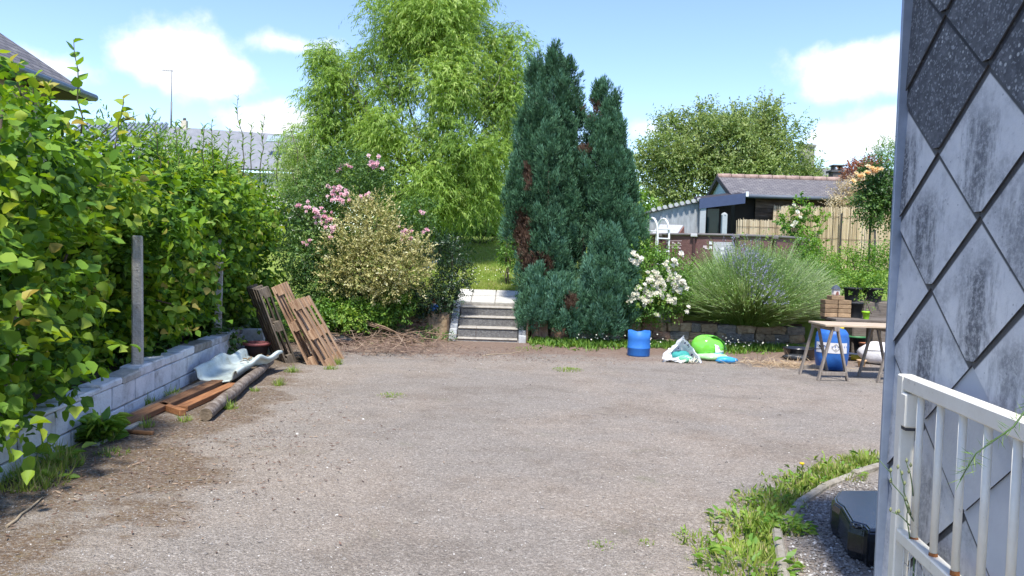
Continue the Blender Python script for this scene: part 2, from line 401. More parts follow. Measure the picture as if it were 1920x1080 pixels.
for j in range(len(gy) - 1):
    for i in range(len(gx) - 1):
        if gx[i] >= -1.13 and gx[i + 1] <= .31 and gy[j + 1] <= 15.71: continue
        fs.append((j * len(gx) + i, j * len(gx) + i + 1, (j + 1) * len(gx) + i + 1, (j + 1) * len(gx) + i))
tb.add(vs, fs, True)
LAWN = mat('lawn_soil', [(.3, (.09, .11, .03)), (.5, (.17, .23, .04)), (.7, (.24, .30, .06))], 3.0, .95, .4, 40)
SOIL = mat('garden_soil', [(.3, (.05, .034, .022)), (.55, (.11, .075, .05)), (.75, (.16, .12, .085))], 5, .95, .7, 40)
o = link('terrain', tb.mesh('terrain'), LAWN); tag(o, kind='structure')
# soil behind the low wall
def wall_x(y): return -3.14 - .106 * (y - 4.77)
pb = MB(); ys = [-4 + .9 * i for i in range(19)]
vs = []; fs = []
for i, y in enumerate(ys):
    for x, z in ((wall_x(y) - .12, .27), (wall_x(y) - .9, .34), (-9, .34), (-60, .34)): vs.append((x, y, z + .03 * math.sin(i * 2.1 + x)))
for i in range(len(ys) - 1):
    for k in range(3): fs.append((i * 4 + k + 1, i * 4 + k, i * 4 + 4 + k, i * 4 + 5 + k))
o = link('planting_bed', pb.add(vs, fs, True).mesh('planting_bed'), SOIL); tag(o, kind='structure')

# ------------------------------------------------------------------ low concrete block wall on the left
WALLP = mat('painted_concrete_block', [(.30, (.28, .275, .26)), (.40, (.52, .52, .52)), (.52, (.68, .685, .695)), (.8, (.76, .765, .77))], 4, .85, .5, 45, rnd=.06, nrough=.7)
CONC = mat('bare_concrete', [(.3, (.32, .30, .27)), (.55, (.46, .44, .40)), (.75, (.56, .54, .50))], 9, .9, .6, 60, nrough=.7)
MORT = mat('old_mortar', [(.3, (.22, .20, .17)), (.7, (.40, .37, .33))], 14, .95, .6, 70)
wd = Vector((-.106, 1, 0)).normalized(); wrz = math.atan2(wd.y, wd.x) - math.pi / 2
w = thing('block_wall', 'low white painted concrete block wall along the left edge of the drive', 'wall', (wall_x(6), 6, 0))
def wl(s, off, z): return wd * s + Vector((wd.y, -wd.x, 0)) * off + Vector((0, 0, z))
r = random.Random(3)
MB().add([], []).box(wl(.1, -.075, .12), (.10, 9.7, .3), rotm(0, 0, wrz)).build('core', MORT, w)
for row, (z0, hh, offs) in enumerate(((-.06, .17, .0), (.115, .19, .25))):
    s = -4.8 + offs
    while s < 4.9:
        ln = .495
        z1 = hh
        MB().box(wl(s + ln / 2, -.07 + r.uniform(-.004, .004) - .004 * row, z0 + z1 / 2), (.14, ln - .011, z1 - .008), rotm(0, r.uniform(-.01, .01), wrz + r.uniform(-.006, .006))).build('block', WALLP, w, bevel=.006)
        s += .5
s = -4.8                                         # crumbling mortar capping, higher where the soil is higher
while s < 4.9:
    ln = r.uniform(.35, .7); hcap = .02 + .06 * smooth(-1.2, 1.2, s) + r.uniform(-.006, .012)
    MB().box(wl(s + ln / 2, -.095 + r.uniform(-.01, .01), .305 + hcap / 2), (.19, ln - .004, hcap), rotm(r.uniform(-.02, .02), r.uniform(-.03, .03), wrz)).build('capping_piece', (MORT, CONC, WALLP)[min(2, int(r.random() * 4))], w, bevel=.012)
    s += ln
MB().box(wl(5.05, .05, .16), (.45, .16, .42), rotm(0, 0, wrz)).build('end_pier', WALLP, w, bevel=.01)

# concrete fence posts in the hedge
def fence_post(px, y, off, ztop, label, lean):
    x = wall_x(y) - off
    t = thing('fence_post', label, 'post', (x, y, .28), (lean[0], lean[1], .35), 'concrete posts of the old fence in the hedge')
    MB().box((0, 0, (ztop - .28) / 2), (.10, .10, ztop - .28), None, .88).build('shaft', CONC, t, bevel=.012)
    for k in range(3): MB().lathe([(.004, -.056), (.004, .056)], 6, (0, 0, 0)).build('wire_staple', mat('rusty_wire', [(.3, (.10, .05, .03)), (.7, (.2, .12, .08))], 40, .7, metal=.6), t, (0, 0, .3 + .35 * k), (math.pi / 2, 0, 0))
    return t
fence_post(262, 7.25, .10, 1.60, 'tall pale concrete fence post standing clear of the leaves above the block wall', (0, -.012))
fence_post(397, 10.2, .16, 1.62, 'slim concrete fence post half hidden in the leaves above the white plastic slide', (0, .01))
fence_post(30, 5.35, .28, 1.15, 'short grey concrete post deep in the hedge at the left edge of the photo', (0, .01))

# ------------------------------------------------------------------ tile-hung building on the right
BX, BY, BH = 1.65, 3.27, 2.86
def tile_mat(name, dark):
    m, nt, N, Lk, b = nodes_of(name)
    tc = N.new('ShaderNodeTexCoord'); oi = N.new('ShaderNodeObjectInfo')
    sh = N.new('ShaderNodeVectorMath'); sh.operation = 'MULTIPLY_ADD'; cb = N.new('ShaderNodeCombineXYZ')
    for i in range(3): Lk.new(oi.outputs['Random'], cb.inputs[i])
    Lk.new(cb.outputs[0], sh.inputs[0]); sh.inputs[1].default_value = (9, 13, 7); Lk.new(tc.outputs['Object'], sh.inputs[2])
    def noise(s, d=6, ro=.65, st=(1, 1, 1)):
        n = N.new('ShaderNodeTexNoise'); n.inputs['Scale'].default_value = s; n.inputs['Detail'].default_value = d; n.inputs['Roughness'].default_value = ro
        mp = N.new('ShaderNodeMapping'); mp.inputs['Scale'].default_value = st; Lk.new(sh.outputs[0], mp.inputs[0]); Lk.new(mp.outputs[0], n.inputs['Vector']); return n.outputs[0]
    def mrange(v, a, c, lo=0, hi=1):
        n = N.new('ShaderNodeMapRange'); n.interpolation_type = 'SMOOTHSTEP'; Lk.new(v, n.inputs[0]); n.inputs[1].default_value = a; n.inputs[2].default_value = c; n.inputs[3].default_value = lo; n.inputs[4].default_value = hi; return n.outputs[0]
    def mul(a, bb):
        n = N.new('ShaderNodeMath'); n.operation = 'MULTIPLY'; Lk.new(a, n.inputs[0])
        if hasattr(bb, 'links'): Lk.new(bb, n.inputs[1])
        else: n.inputs[1].default_value = bb
        return n.outputs[0]
    def mix(f, a, bb):
        n = N.new('ShaderNodeMixRGB'); Lk.new(f, n.inputs[0])
        for i, v in ((1, a), (2, bb)):
            if hasattr(v, 'links'): Lk.new(v, n.inputs[i])
            else: n.inputs[i].default_value = rgba(v)
        return n.outputs[0]
    if dark:
        r0 = ramp(N, [(.3, (.055, .058, .064)), (.5, (.105, .11, .12)), (.7, (.19, .195, .21))]); Lk.new(noise(24, 8, .75), r0.inputs[0])
        col = r0.outputs[0]
        vo = N.new('ShaderNodeTexVoronoi'); vo.inputs['Scale'].default_value = 42; Lk.new(sh.outputs[0], vo.inputs['Vector'])
        sp = N.new('ShaderNodeSeparateColor'); Lk.new(vo.outputs['Color'], sp.inputs[0])
        spot = mul(mrange(vo.outputs['Distance'], .34, .2), mrange(sp.outputs[0], .62, .70))
        col = mix(mul(spot, .8), col, (.55, .56, .55))
        v2 = N.new('ShaderNodeTexVoronoi'); v2.inputs['Scale'].default_value = 130; Lk.new(sh.outputs[0], v2.inputs['Vector'])
        s2 = N.new('ShaderNodeSeparateColor'); Lk.new(v2.outputs['Color'], s2.inputs[0])
        col = mix(mul(mrange(s2.outputs[1], .8, .9), .45), col, (.42, .44, .46))
        b.inputs['Roughness'].default_value = .75
    else:
        r0 = ramp(N, [(.3, (.54, .55, .56)), (.5, (.66, .665, .67)), (.72, (.73, .73, .72))]); Lk.new(noise(7, 8, .7), r0.inputs[0])
        col = r0.outputs[0]
        sx = N.new('ShaderNodeSeparateXYZ'); Lk.new(tc.outputs['Object'], sx.inputs[0])
        # soot-like algae running down the middle of each tile
        off_ = N.new('ShaderNodeMapRange'); Lk.new(oi.outputs['Random'], off_.inputs[0]); off_.inputs[3].default_value = -.05; off_.inputs[4].default_value = .13
        dy = N.new('ShaderNodeMath'); dy.operation = 'SUBTRACT'; Lk.new(sx.outputs[1], dy.inputs[0]); Lk.new(off_.outputs[0], dy.inputs[1])
        ab = N.new('ShaderNodeMath'); ab.operation = 'ABSOLUTE'; Lk.new(dy.outputs[0], ab.inputs[0])
        ad = N.new('ShaderNodeMath'); ad.operation = 'MULTIPLY_ADD'; Lk.new(noise(9, 8, .72, (1, 3.0, .6)), ad.inputs[0]); ad.inputs[1].default_value = -.46; Lk.new(ab.outputs[0], ad.inputs[2])
        streak = mrange(ad.outputs[0], -.085, -.235)
        low = mrange(sx.outputs[2], .17, .02)
        sp = mrange(noise(48, 6, .8), .34, .58, .3, 1)
        am = N.new('ShaderNodeMath'); am.operation = 'MULTIPLY_ADD'; Lk.new(oi.outputs['Random'], am.inputs[0]); am.inputs[1].default_value = 7.3; am.inputs[2].default_value = .31
        fr__ = N.new('ShaderNodeMath'); fr__.operation = 'FRACT'; Lk.new(am.outputs[0], fr__.inputs[0]); amt = mrange(fr__.outputs[0], 0, 1, .6, 1)
        cloud = mul(mrange(noise(4.2, 7, .75), .46, .66), .55); col = mix(mul(cloud, sp), col, (.16, .17, .19))
        col = mix(mul(mul(mul(streak, low), sp), amt), col, (.085, .092, .108))
        v2 = N.new('ShaderNodeTexVoronoi'); v2.inputs['Scale'].default_value = 60; Lk.new(sh.outputs[0], v2.inputs['Vector'])
        s2 = N.new('ShaderNodeSeparateColor'); Lk.new(v2.outputs['Color'], s2.inputs[0])
        col = mix(mul(mul(mrange(s2.outputs[1], .90, .95), mrange(v2.outputs['Distance'], .3, .15)), .5), col, (.12, .13, .15))
        b.inputs['Roughness'].default_value = .6
    # joint grime and the gap's shade, both painted dark along the upper edges
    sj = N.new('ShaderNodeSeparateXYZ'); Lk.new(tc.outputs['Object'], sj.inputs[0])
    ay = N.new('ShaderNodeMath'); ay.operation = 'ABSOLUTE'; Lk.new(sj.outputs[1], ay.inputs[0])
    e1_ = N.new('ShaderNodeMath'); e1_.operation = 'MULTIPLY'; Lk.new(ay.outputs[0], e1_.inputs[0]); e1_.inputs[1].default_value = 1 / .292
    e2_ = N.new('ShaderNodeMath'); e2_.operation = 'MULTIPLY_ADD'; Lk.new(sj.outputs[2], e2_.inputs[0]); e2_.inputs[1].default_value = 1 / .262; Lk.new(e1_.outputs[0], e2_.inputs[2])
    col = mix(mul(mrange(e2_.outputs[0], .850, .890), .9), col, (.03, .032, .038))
    Lk.new(col, b.inputs['Base Color']); b.inputs['Specular IOR Level'].default_value = .35
    bp = N.new('ShaderNodeBump'); bp.inputs['Strength'].default_value = .3; bp.inputs['Distance'].default_value = .01; Lk.new(noise(70, 5, .7), bp.inputs['Height']); Lk.new(bp.outputs[0], b.inputs['Normal'])
    return m
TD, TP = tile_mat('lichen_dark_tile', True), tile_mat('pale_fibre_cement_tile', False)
TEDGE = mat('grimy_tile_edge', [(.3, (.03, .03, .034)), (.7, (.09, .09, .10))], 30, .9)
TN = mat('clean_grey_tile', [(.3, (.46, .49, .54)), (.7, (.54, .57, .61))], 4, .5, .08, 60)
ZINC = mat('zinc_trim', [(.3, (.25, .30, .38)), (.7, (.36, .41, .50))], 9, .45, .1, metal=.35)
bd = thing('tiled_building', 'building clad in large grey diamond tiles at the right edge of the photo', 'building', (BX, BY, 0))
MB().box((2.6, -4.0, BH / 2), (5.2 - .04, 8.0 - .04, BH)).build('wall', mat('grey_render', (.30, .30, .30), 8, .9, .3), bd)
MB().box((2.6, -4.0, BH + .06), (5.5, 8.3, .12)).build('roof', mat('dark_roofing', (.08, .08, .09), 8, .8, .3), bd, bevel=.01)
TA, TB = .292, .262                     # half diagonals of a tile as laid
def clip_poly(poly, f):                  # keep f(p) <= 0
    out = []
    for i, p in enumerate(poly):
        q = poly[(i + 1) % len(poly)]; a, c = f(p), f(q)
        if a <= 0: out.append(p)
        if (a < 0 < c) or (c < 0 < a):
            t = a / (a - c); out.append((p[0] + (q[0] - p[0]) * t, p[1] + (q[1] - p[1]) * t))
    return out
clean = {(4, 5), (5, 4), (3, 4)}
Y0, Z0 = 3.00, 1.70
for i in range(-2, 9):
    for k in range(-14, 12):
        if (i + k) % 2: continue
        cy, cz = Y0 - i * TA, Z0 + k * TB
        a, bb, tr = TA + .004, TB + .010, .022
        poly = [(-a, 0), (-tr, -bb + tr * .9), (tr, -bb + tr * .9), (a, 0), (0, bb)]
        poly = clip_poly(poly, lambda p: p[0] + cy - (BY - .012)); poly = clip_poly(poly, lambda p: -(p[1] + cz - .04)) if poly else poly
        poly = clip_poly(poly, lambda p: p[1] + cz - (BH - .01)) if poly else poly
        if len(poly) < 3: continue
        ctr = sum(p[0] for p in poly) / len(poly)
        # lower point stands proud of the tile it overlaps; each row laps the row beneath
        pts = [(-.010 - (bb - p[1]) * .036, p[0], p[1]) for p in poly]
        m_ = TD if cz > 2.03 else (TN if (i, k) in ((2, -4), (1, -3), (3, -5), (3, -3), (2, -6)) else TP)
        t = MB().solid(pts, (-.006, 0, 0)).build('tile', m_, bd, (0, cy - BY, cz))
        t.data.materials.append(TEDGE)
        for pf_ in t.data.polygons:
            if abs(pf_.normal.x) < .7: pf_.material_index = 1
MB().box((-.030, -.004, BH / 2 + .01), (.062, .016, BH - .03)).box((.02, .003, BH / 2 + .01), (.07, .006, BH - .03)).build('corner_trim', ZINC, bd, bevel=.003)

# ------------------------------------------------------------------ white iron gate folded back along the wall
WHITE = mat('cream_gate_paint', [(.27, (.42, .36, .27)), (.36, (.76, .72, .62)), (.8, (.84, .81, .71))], 11, .38, .06, 60, spec=.5, nrough=.75)
RUST = mat('rust', [(.3, (.22, .07, .02)), (.7, (.42, .17, .06))], 60, .9, .4)
CHIP = mat('chipped_dark_metal', (.06, .06, .065), 40, .7, .2)
g0 = Vector((1.500, 2.90, 0)); g1 = Vector((1.385, 1.95, 0)); gd = (g1 - g0).normalized(); GL = 2.3
grz = math.atan2(gd.y, gd.x)
gt = thing('iron_gate', 'white painted iron gate with round bars folded back beside the tiled wall', 'gate', g0, (0, 0, grz))
ZT, ZM = 1.105, .505
MB().box((0, 0, .58), (.055, .055, 1.05)).build('end_post', WHITE, gt, bevel=.005)
MB().box((GL / 2 + .03, 0, ZT - .0275), (GL, .052, .055)).build('top_rail', WHITE, gt, bevel=.005)
MB().box((GL / 2 + .03, 0, ZM), (GL, .05, .045)).build('middle_rail', WHITE, gt, bevel=.004)
MB().box((GL / 2 + .03, 0, .08), (GL, .05, .05)).build('bottom_rail', WHITE, gt, bevel=.004)
MB().box((GL + .05, 0, .58), (.055, .055, 1.05)).build('hinge_post', WHITE, gt, bevel=.005)
nb = 13
for k in range(nb):
    x = .135 + k * .165
    bar = MB().tube([(x, 0, ZM + .022), (x, 0, ZT - .055)], .0125, 12).build('bar', WHITE, gt)
    if k < 6: MB().lathe([(.0150, 0), (.0138, .004 + .004 * (k % 3)), (.0130, .006 + .005 * (k % 3))], 12, (x, 0, ZM + .023), cap=False).build('rust_ring', RUST, bar)
gm = MB()
for k in range(38): gm.tube([(.05 + k * .059, .0, .105), (.05 + k * .059, .0, ZM - .022)], .0022, 5)
for k in range(7): gm.tube([(.03, .004, .13 + k * .055), (GL + .03, .004, .13 + k * .055)], .0022, 5)
gm.build('wire_mesh', WHITE, gt)
lk = MB().box((.052, .0, ZT - .125), (.05, .062, .125)).build('lock_box', WHITE, gt, bevel=.006)
MB().box((.012, .0290, ZT - .135), (.018, .004, .035)).box((.004, .029, ZT - .055), (.012, .004, .014)).build('latch_slot', CHIP, gt)
MB().box((.05, .0, ZT - .192), (.042, .050, .014)).build('worn_patch', CHIP, lk)

# ------------------------------------------------------------------ stone steps and dry-stone edging
def stone_meshes(name, n, seed, rough=.12):
    r = random.Random(seed); out = []
    for k in range(n):
        bm = bmesh.new(); bmesh.ops.create_cube(bm, size=1)
        bmesh.ops.subdivide_edges(bm, edges=bm.edges[:], cuts=2, use_grid_fill=True)
        for v in bm.verts:
            c = v.co; l = max(abs(c.x), abs(c.y), abs(c.z)); sph = c.normalized() * .62
            v.co = c.lerp(sph, .32) * 1.04
            v.co += Vector((r.uniform(-1, 1), r.uniform(-1, 1), r.uniform(-1, 1))) * rough * .45
        me = bpy.data.meshes.new(name); bm.to_mesh(me); bm.free()
        me.polygons.foreach_set('use_smooth', [False] * len(me.polygons)); out.append(me)
    return out
def stone_mat(name, stops): return mat(name, stops, 4, .92, .8, 22, rnd=.22, nrough=.75)
ST_O = stone_mat('ochre_stone', [(.3, (.20, .13, .08)), (.5, (.34, .25, .16)), (.7, (.44, .36, .24))])
ST_G = stone_mat('grey_stone', [(.3, (.11, .10, .09)), (.5, (.22, .20, .18)), (.7, (.33, .30, .26))])
ST_R = stone_mat('red_stone', [(.3, (.17, .09, .06)), (.5, (.29, .17, .12)), (.7, (.38, .27, .19))])
SM = {k: [] for k in 'OGR'}
for k, m_ in (('O', ST_O), ('G', ST_G), ('R', ST_R)):
    for me in stone_meshes('stone', 4, ord(k)): me.materials.append(m_); SM[k].append(me)
def stone(parent, c, size, key, seed, rz=0):
    r = random.Random(seed); me = r.choice(SM[key])
    o = link('stone', me, None, parent, c, (r.uniform(-.08, .08), r.uniform(-.08, .08), rz + r.uniform(-.12, .12))); o.scale = size; return o
def stone_wall(label, x0, x1, y0, y1, h, seed, keys, group=None):
    w = thing('stone_wall', label, 'wall', (x0, y0, 0)); r = random.Random(seed); Ln = math.hypot(x1 - x0, y1 - y0); a = math.atan2(y1 - y0, x1 - x0)
    z = -.03
    while z < h - .05:
        rh = r.uniform(.11, .19); s = -.05
        while s < Ln:
            sw = r.uniform(.14, .36)
            if z + rh < h + .1 * math.sin(s * 1.7) + .03:
                stone(w, (math.cos(a) * (s + sw / 2), math.sin(a) * (s + sw / 2) + r.uniform(-.02, .02) + .03, z + rh / 2), (sw * .97, .24, rh * .98), r.choice(keys), r.random(), a)
            s += sw
        z += rh
    MB().box((Ln / 2 * math.cos(a), Ln / 2 * math.sin(a) + .11, h / 2 - .05), (Ln, .16, h), rotm(0, 0, a)).build('earth_backing', SOIL, w)
    return w
stone_wall('dry stone retaining wall below the lavender and white roses', 1.55, 5.3, 13.98, 14.02, .50, 11, 'OOGGR')
stone_wall('low reddish dry stone wall left of the big upright slab by the steps', -2.2, -1.5, 13.92, 13.98, .46, 12, 'RRO')
# bigger blocks under the conifer, each one a boulder of its own
for k, (px, py, w_, h_, key, lb) in enumerate(((1010, 622, .30, .46, 'R', 'tall reddish boulder touching the right side of the steps'), (1046, 630, .30, .30, 'R', 'squat red boulder under the left part of the conifer'),
        (1090, 632, .36, .26, 'G', 'flat grey boulder under the middle of the conifer'), (1135, 634, .34, .24, 'G', 'grey boulder under the right part of the conifer'))):
    p = P(px, 640); o = link('boulder', SM[key][k % 4], None, None, (p.x, 13.98, h_ / 2 - .03), (0, 0, .1 * k)); o.scale = (w_, .32, h_)
    tag(o, lb, 'stone', 'boulders at the foot of the conifer')
o = MB().box((0, 0, .24), (.42, .16, .52), None, .93).build('standing_slab', ST_O, None, (D(822, 600, 13.85).x, 13.88, -.02), (-.06, 0, .05), bevel=.03, seg=2)
tag(o, 'upright ochre stone slab with a gnome on top, left of the steps', 'stone')

STEPG = mat('dark_step_stone', [(.3, (.075, .072, .07)), (.5, (.15, .145, .14)), (.72, (.27, .265, .25))], 26, .9, .9, 60, nrough=.8)
TREAD = mat('pale_tread_stone', [(.3, (.26, .235, .20)), (.5, (.38, .35, .30)), (.72, (.48, .45, .40))], 12, .9, .5, 60, nrough=.75)
SLAB = mat('pale_paving_slab', [(.3, (.36, .34, .29)), (.5, (.50, .48, .43)), (.72, (.58, .56, .51))], 7, .9, .4, 60, rnd=.07, nrough=.75)
SETT = mat('pale_grey_sett', [(.3, (.36, .37, .37)), (.7, (.54, .55, .55))], 9, .9, .4, 60, rnd=.08)
sx0, sx1 = -.955, .135; sc_ = (sx0 + sx1) / 2
stp = thing('garden_steps', 'stone garden steps leading up to the lawn between shrub and conifer', 'steps', (sc_, 13.62, 0))
SW = sx1 - sx0; run = .31; rise = .163
for k in range(4):
    z1 = rise * (k + 1) if k else .06
    zz = [0.055, .23, .40, .565][k]; z0 = [-.05, .05, .21, .38][k]
    y0 = [0, .16, .47, .78][k]
    MB().box((0, y0 + .35, (z0 + zz - .022) / 2), (SW - .006 * k, .7, zz - .022 - z0)).build('riser', STEPG if k else TREAD, stp, bevel=.015)
    MB().box((.003 * k, y0 + .2, zz - .008), (SW - .02, .44, .03)).build('tread', TREAD, stp, bevel=.012)
# landing: two rows of slabs climbing gently to the lawn
r = random.Random(8)
MB().add([(-SW / 2 - .1, 1.06, -.05), (SW / 2 + .1, 1.06, -.05), (SW / 2 + .1, 2.15, -.05), (-SW / 2 - .1, 2.15, -.05), (-SW / 2 - .1, 1.06, .60), (SW / 2 + .1, 1.06, .60), (SW / 2 + .1, 2.15, .81), (-SW / 2 - .1, 2.15, .81)],
         [(0, 3, 2, 1), (4, 5, 6, 7), (0, 1, 5, 4), (1, 2, 6, 5), (2, 3, 7, 6), (3, 0, 4, 7)]).build('landing_base', MORT, stp)
sl_ = math.atan2(.21, 1.09)
for row, (y0, dp) in enumerate(((1.06, .52), (1.60, .52))):
    x = -SW / 2 - .1
    for wd_ in ((.28, .46, .56) if row == 0 else (.28, .46, .56)):
        yy = y0 + dp / 2; zz = .60 + (yy - 1.06) / 1.09 * .21 + .018
        MB().box((x + wd_ / 2, yy, zz), (wd_ - .014, dp - .014, .045), rotm(sl_ + r.uniform(-.01, .01), r.uniform(-.015, .015), 0)).build('paving_slab', SLAB, stp, bevel=.008)
        x += wd_
for side in (-1, 1):                        # raked string of setts on each side
    n = 8
    for k in range(n):
        t0 = k / n; yy = -.02 + 1.14 * (t0 + .5 / n); zz = .10 + .60 * (t0 + .5 / n)
        MB().box((side * (SW / 2 + .075), yy, zz / 2 - .03), (.135, 1.14 / n - .008, zz + .04)).build('side_sett', SETT, stp, bevel=.01)
    MB().box((side * (SW / 2 + .155), .55, .2), (.03, 1.2, .5)).build('side_backing', SOIL, stp)

# ------------------------------------------------------------------ curved concrete edging, with gravel pocket
KERB = mat('weathered_edging', [(.3, (.17, .15, .115)), (.5, (.29, .26, .21)), (.72, (.40, .37, .32))], 9, .9, .6, 60, rnd=.15)
kp = [P(1474, 1150), P(1466, 1060), P(1456, 1000), P(1500, 945), P(1548, 913), P(1600, 893), P(1650, 878), P(1700, 866), P(1790, 850)]
ed = thing('edging_kerb', 'curved concrete garden edging beside the tiled building', 'kerb', (kp[2].x, kp[2].y, 0))
for k in range(len(kp) - 1):
    a, c = kp[k], kp[k + 1]
    n = max(1, round((c - a).length / .45))
    for j in range(n):
        p0 = a.lerp(c, j / n) - ed.location; p1 = a.lerp(c, (j + 1) / n - .012) - ed.location
        hh = .045 + .03 * random.Random(k * 7 + j).random()
        MB().bar(p0 + Vector((0, 0, hh / 2 - .02)), p1 + Vector((0, 0, hh / 2 - .02)), .055, hh).build('edging_piece', KERB, ed, bevel=.012)
# pebbles: loose stones of the drive and of the gravel pocket
pm = stone_meshes('pebble', 1, 77)[0]
pv = np.array([v.co for v in pm.vertices]); pf = [tuple(p.vertices) for p in pm.polygons]
octv = np.array([(1, 0, 0), (-1, 0, 0), (0, 1, 0), (0, -1, 0), (0, 0, 1), (0, 0, -1)], float) * .5
octf = np.array([(0, 2, 4), (2, 1, 4), (1, 3, 4), (3, 0, 4), (2, 0, 5), (1, 2, 5), (3, 1, 5), (0, 3, 5)])
def pebbles(name, pts, size, m_, label, seed):
    rg = np.random.default_rng(seed); n = len(pts); s = size * rg.uniform(.5, 1.5, (n, 1, 1)) * rg.uniform(.6, 1.2, (n, 1, 3)) * np.array((1, 1, .7))
    V = octv[None] * s + rg.normal(size=(n, 6, 3)) * size * .08; a = rg.uniform(0, 6.28, n); ca, sa = np.cos(a)[:, None], np.sin(a)[:, None]
    V = np.stack([V[..., 0] * ca - V[..., 1] * sa, V[..., 0] * sa + V[..., 1] * ca, V[..., 2]], -1) + pts[:, None, :]
    me = bpy.data.meshes.new(name); Fc = (octf[None] + (np.arange(n) * 6)[:, None, None]).reshape(-1, 3)
    me.from_pydata(V.reshape(-1, 3).tolist(), [], Fc.tolist())
    at = me.attributes.new('tint', 'FLOAT', 'POINT'); at.data.foreach_set('value', np.repeat(rg.random(n), 6).astype(np.float32))
    o = link(name, me, m_); return tag(o, label, 'gravel', kind='stuff')
PEB = leaf_mat('loose_stone', [(0, (.13, .116, .104)), (.5, (.25, .228, .207)), (.88, (.34, .318, .292)), (1, (.60, .575, .54))], .9, 0.0, .2)
rg = np.random.default_rng(4)
n = 26000; yy = 2.9 + 9.5 * rg.random(n) ** 1.7; xx = rg.uniform(-.72, .72, n) * yy
pts = np.stack([xx, yy, np.full(n, .001)], 1); k = (xx > -3.0 - .106 * (yy - 4.77)) & (xx < 1.4 + .55 * np.maximum(yy - 4, 0)) ; pts = pts[k]
pebbles('loose_gravel', pts, .0085, PEB, 'loose pale grit lying over the worn driveway', 1)
n = 420; yy = 3.0 + 9 * rg.random(n); xx = rg.uniform(-.6, .5, n) * yy; pts = np.stack([xx, yy, np.full(n, .003)], 1); pts = pts[xx > -3.0 - .106 * (yy - 4.77)]
pebbles('loose_stones', pts, .022, PEB, 'scattered larger loose stones on the worn driveway', 6)
n = 9000; a_ = rg.random(n); b_ = rg.random(n)
pts = np.stack([1.42 + a_ * 1.6, 3.2 + b_ * 2.2, np.full(n, .004)], 1)
def right_of_kerb(p):
    ok = np.zeros(len(p), bool)
    ky = np.array([q.y for q in kp]); kx = np.array([q.x for q in kp]); o_ = np.argsort(ky)
    return p[:, 0] > np.interp(p[:, 1], ky[o_], kx[o_]) + .05
pts = pts[right_of_kerb(pts)]
pebbles('gravel_pocket', pts, .018, PEB, 'coarse gravel between the edging kerb and the tiled building', 2)

# black water-filled base of a basketball stand
BLK = mat('black_plastic', [(.3, (.012, .013, .015)), (.7, (.022, .024, .028))], 12, .2, .03, 80, spec=.8)
A, B_, C_ = P(1570, 1012), P(1588, 1048), P(1624, 1068)
poly = [(A.x + .02, A.y + .16), (A.x - .005, A.y + .08), (A.x, A.y), (B_.x, B_.y), (B_.x + .05, B_.y - .06), (C_.x, C_.y), (C_.x + .35, C_.y + .02), (C_.x + .5, C_.y + .2), (A.x + .75, A.y + .25), (A.x + .5, A.y + .36), (A.x + .12, A.y + .32)]
cx = sum(p[0] for p in poly) / len(poly); cy = sum(p[1] for p in poly) / len(poly); poly = [(x - cx, y - cy) for x, y in poly]
bb = thing('stand_base', 'black plastic water-filled stand base on the gravel by the building corner', 'stand base', (cx, cy, 0))
n = len(poly); body = MB(); rings = [(.94, .0), (1.0, .05), (.99, .14), (.95, .18), (.89, .192)]
body.add([(x * s, y * s, z) for s, z in rings for x, y in poly], [(i * n + k, i * n + (k + 1) % n, (i + 1) * n + (k + 1) % n, (i + 1) * n + k) for i in range(len(rings) - 1) for k in range(n)] + [tuple(range(n))[::-1], tuple(range((len(rings) - 1) * n, len(rings) * n))], False)
body.build('tank', BLK, bb, bevel=.012, seg=2)
q = P(1607, 990, .19); q = Vector((q.x - cx, q.y - cy, .192))
MB().lathe([(.024, 0), (.024, .014), (.017, .014), (.017, -.001)], 20, q).build('filler_ring', BLK, bb)
rb = MB()
for k in range(6): rb.box((q.x + .34, q.y + .08 + k * .035, .196), (.2, .014, .012))
rb.build('grip_ribs', BLK, bb, bevel=.003)

# ------------------------------------------------------------------ timber, slide and pallets on the left
WOODB = mat('stained_brown_board', [(.3, (.13, .060, .030)), (.5, (.25, .125, .06)), (.7, (.34, .19, .10))], 7, .8, .4, 30, stretch=(9, .5, 9))
WOODO = mat('orange_stained_board', [(.3, (.22, .090, .04)), (.6, (.36, .165, .07)), (.75, (.44, .24, .12))], 7, .75, .3, 30, stretch=(9, .5, 9))
WOODG = mat('weathered_grey_wood', [(.3, (.11, .085, .065)), (.5, (.21, .175, .14)), (.7, (.33, .29, .24))], 6, .9, .5, 30, stretch=(9, .6, 9))
def board(label, a, c, w, t, m_, z=0, cat='plank', roll=0.0):
    p0, p1 = P(*a), P(*c); mid = (p0 + p1) / 2; d = p1 - p0; rz = math.atan2(d.y, d.x) - math.pi / 2
    o = MB().box((0, 0, t / 2), (w, d.length, t)).build('plank', m_, None, (mid.x, mid.y, z), (0, roll, rz), bevel=.006)
    return tag(o, label, cat)
board('old grey-brown plank lying closest to the block wall', (236, 793), (385, 722), .10, .05, WOODG)
board('long brown stained board running from the weeds to the slide', (226, 803), (408, 722), .13, .055, WOODB, .004)
board('pale thin batten beside the long brown board', (176, 838), (262, 795), .05, .025, mat('pale_batten', (.42, .40, .34), 12, .9, .2))
board('short brown stick lying across the near end of the boards', (212, 811), (288, 816), .035, .03, WOODB, .002)
fr = thing('board_frame', 'orange-brown L-shaped frame of two boards in front of the slide', 'frame', (P(335, 775).x, P(335, 775).y, 0))
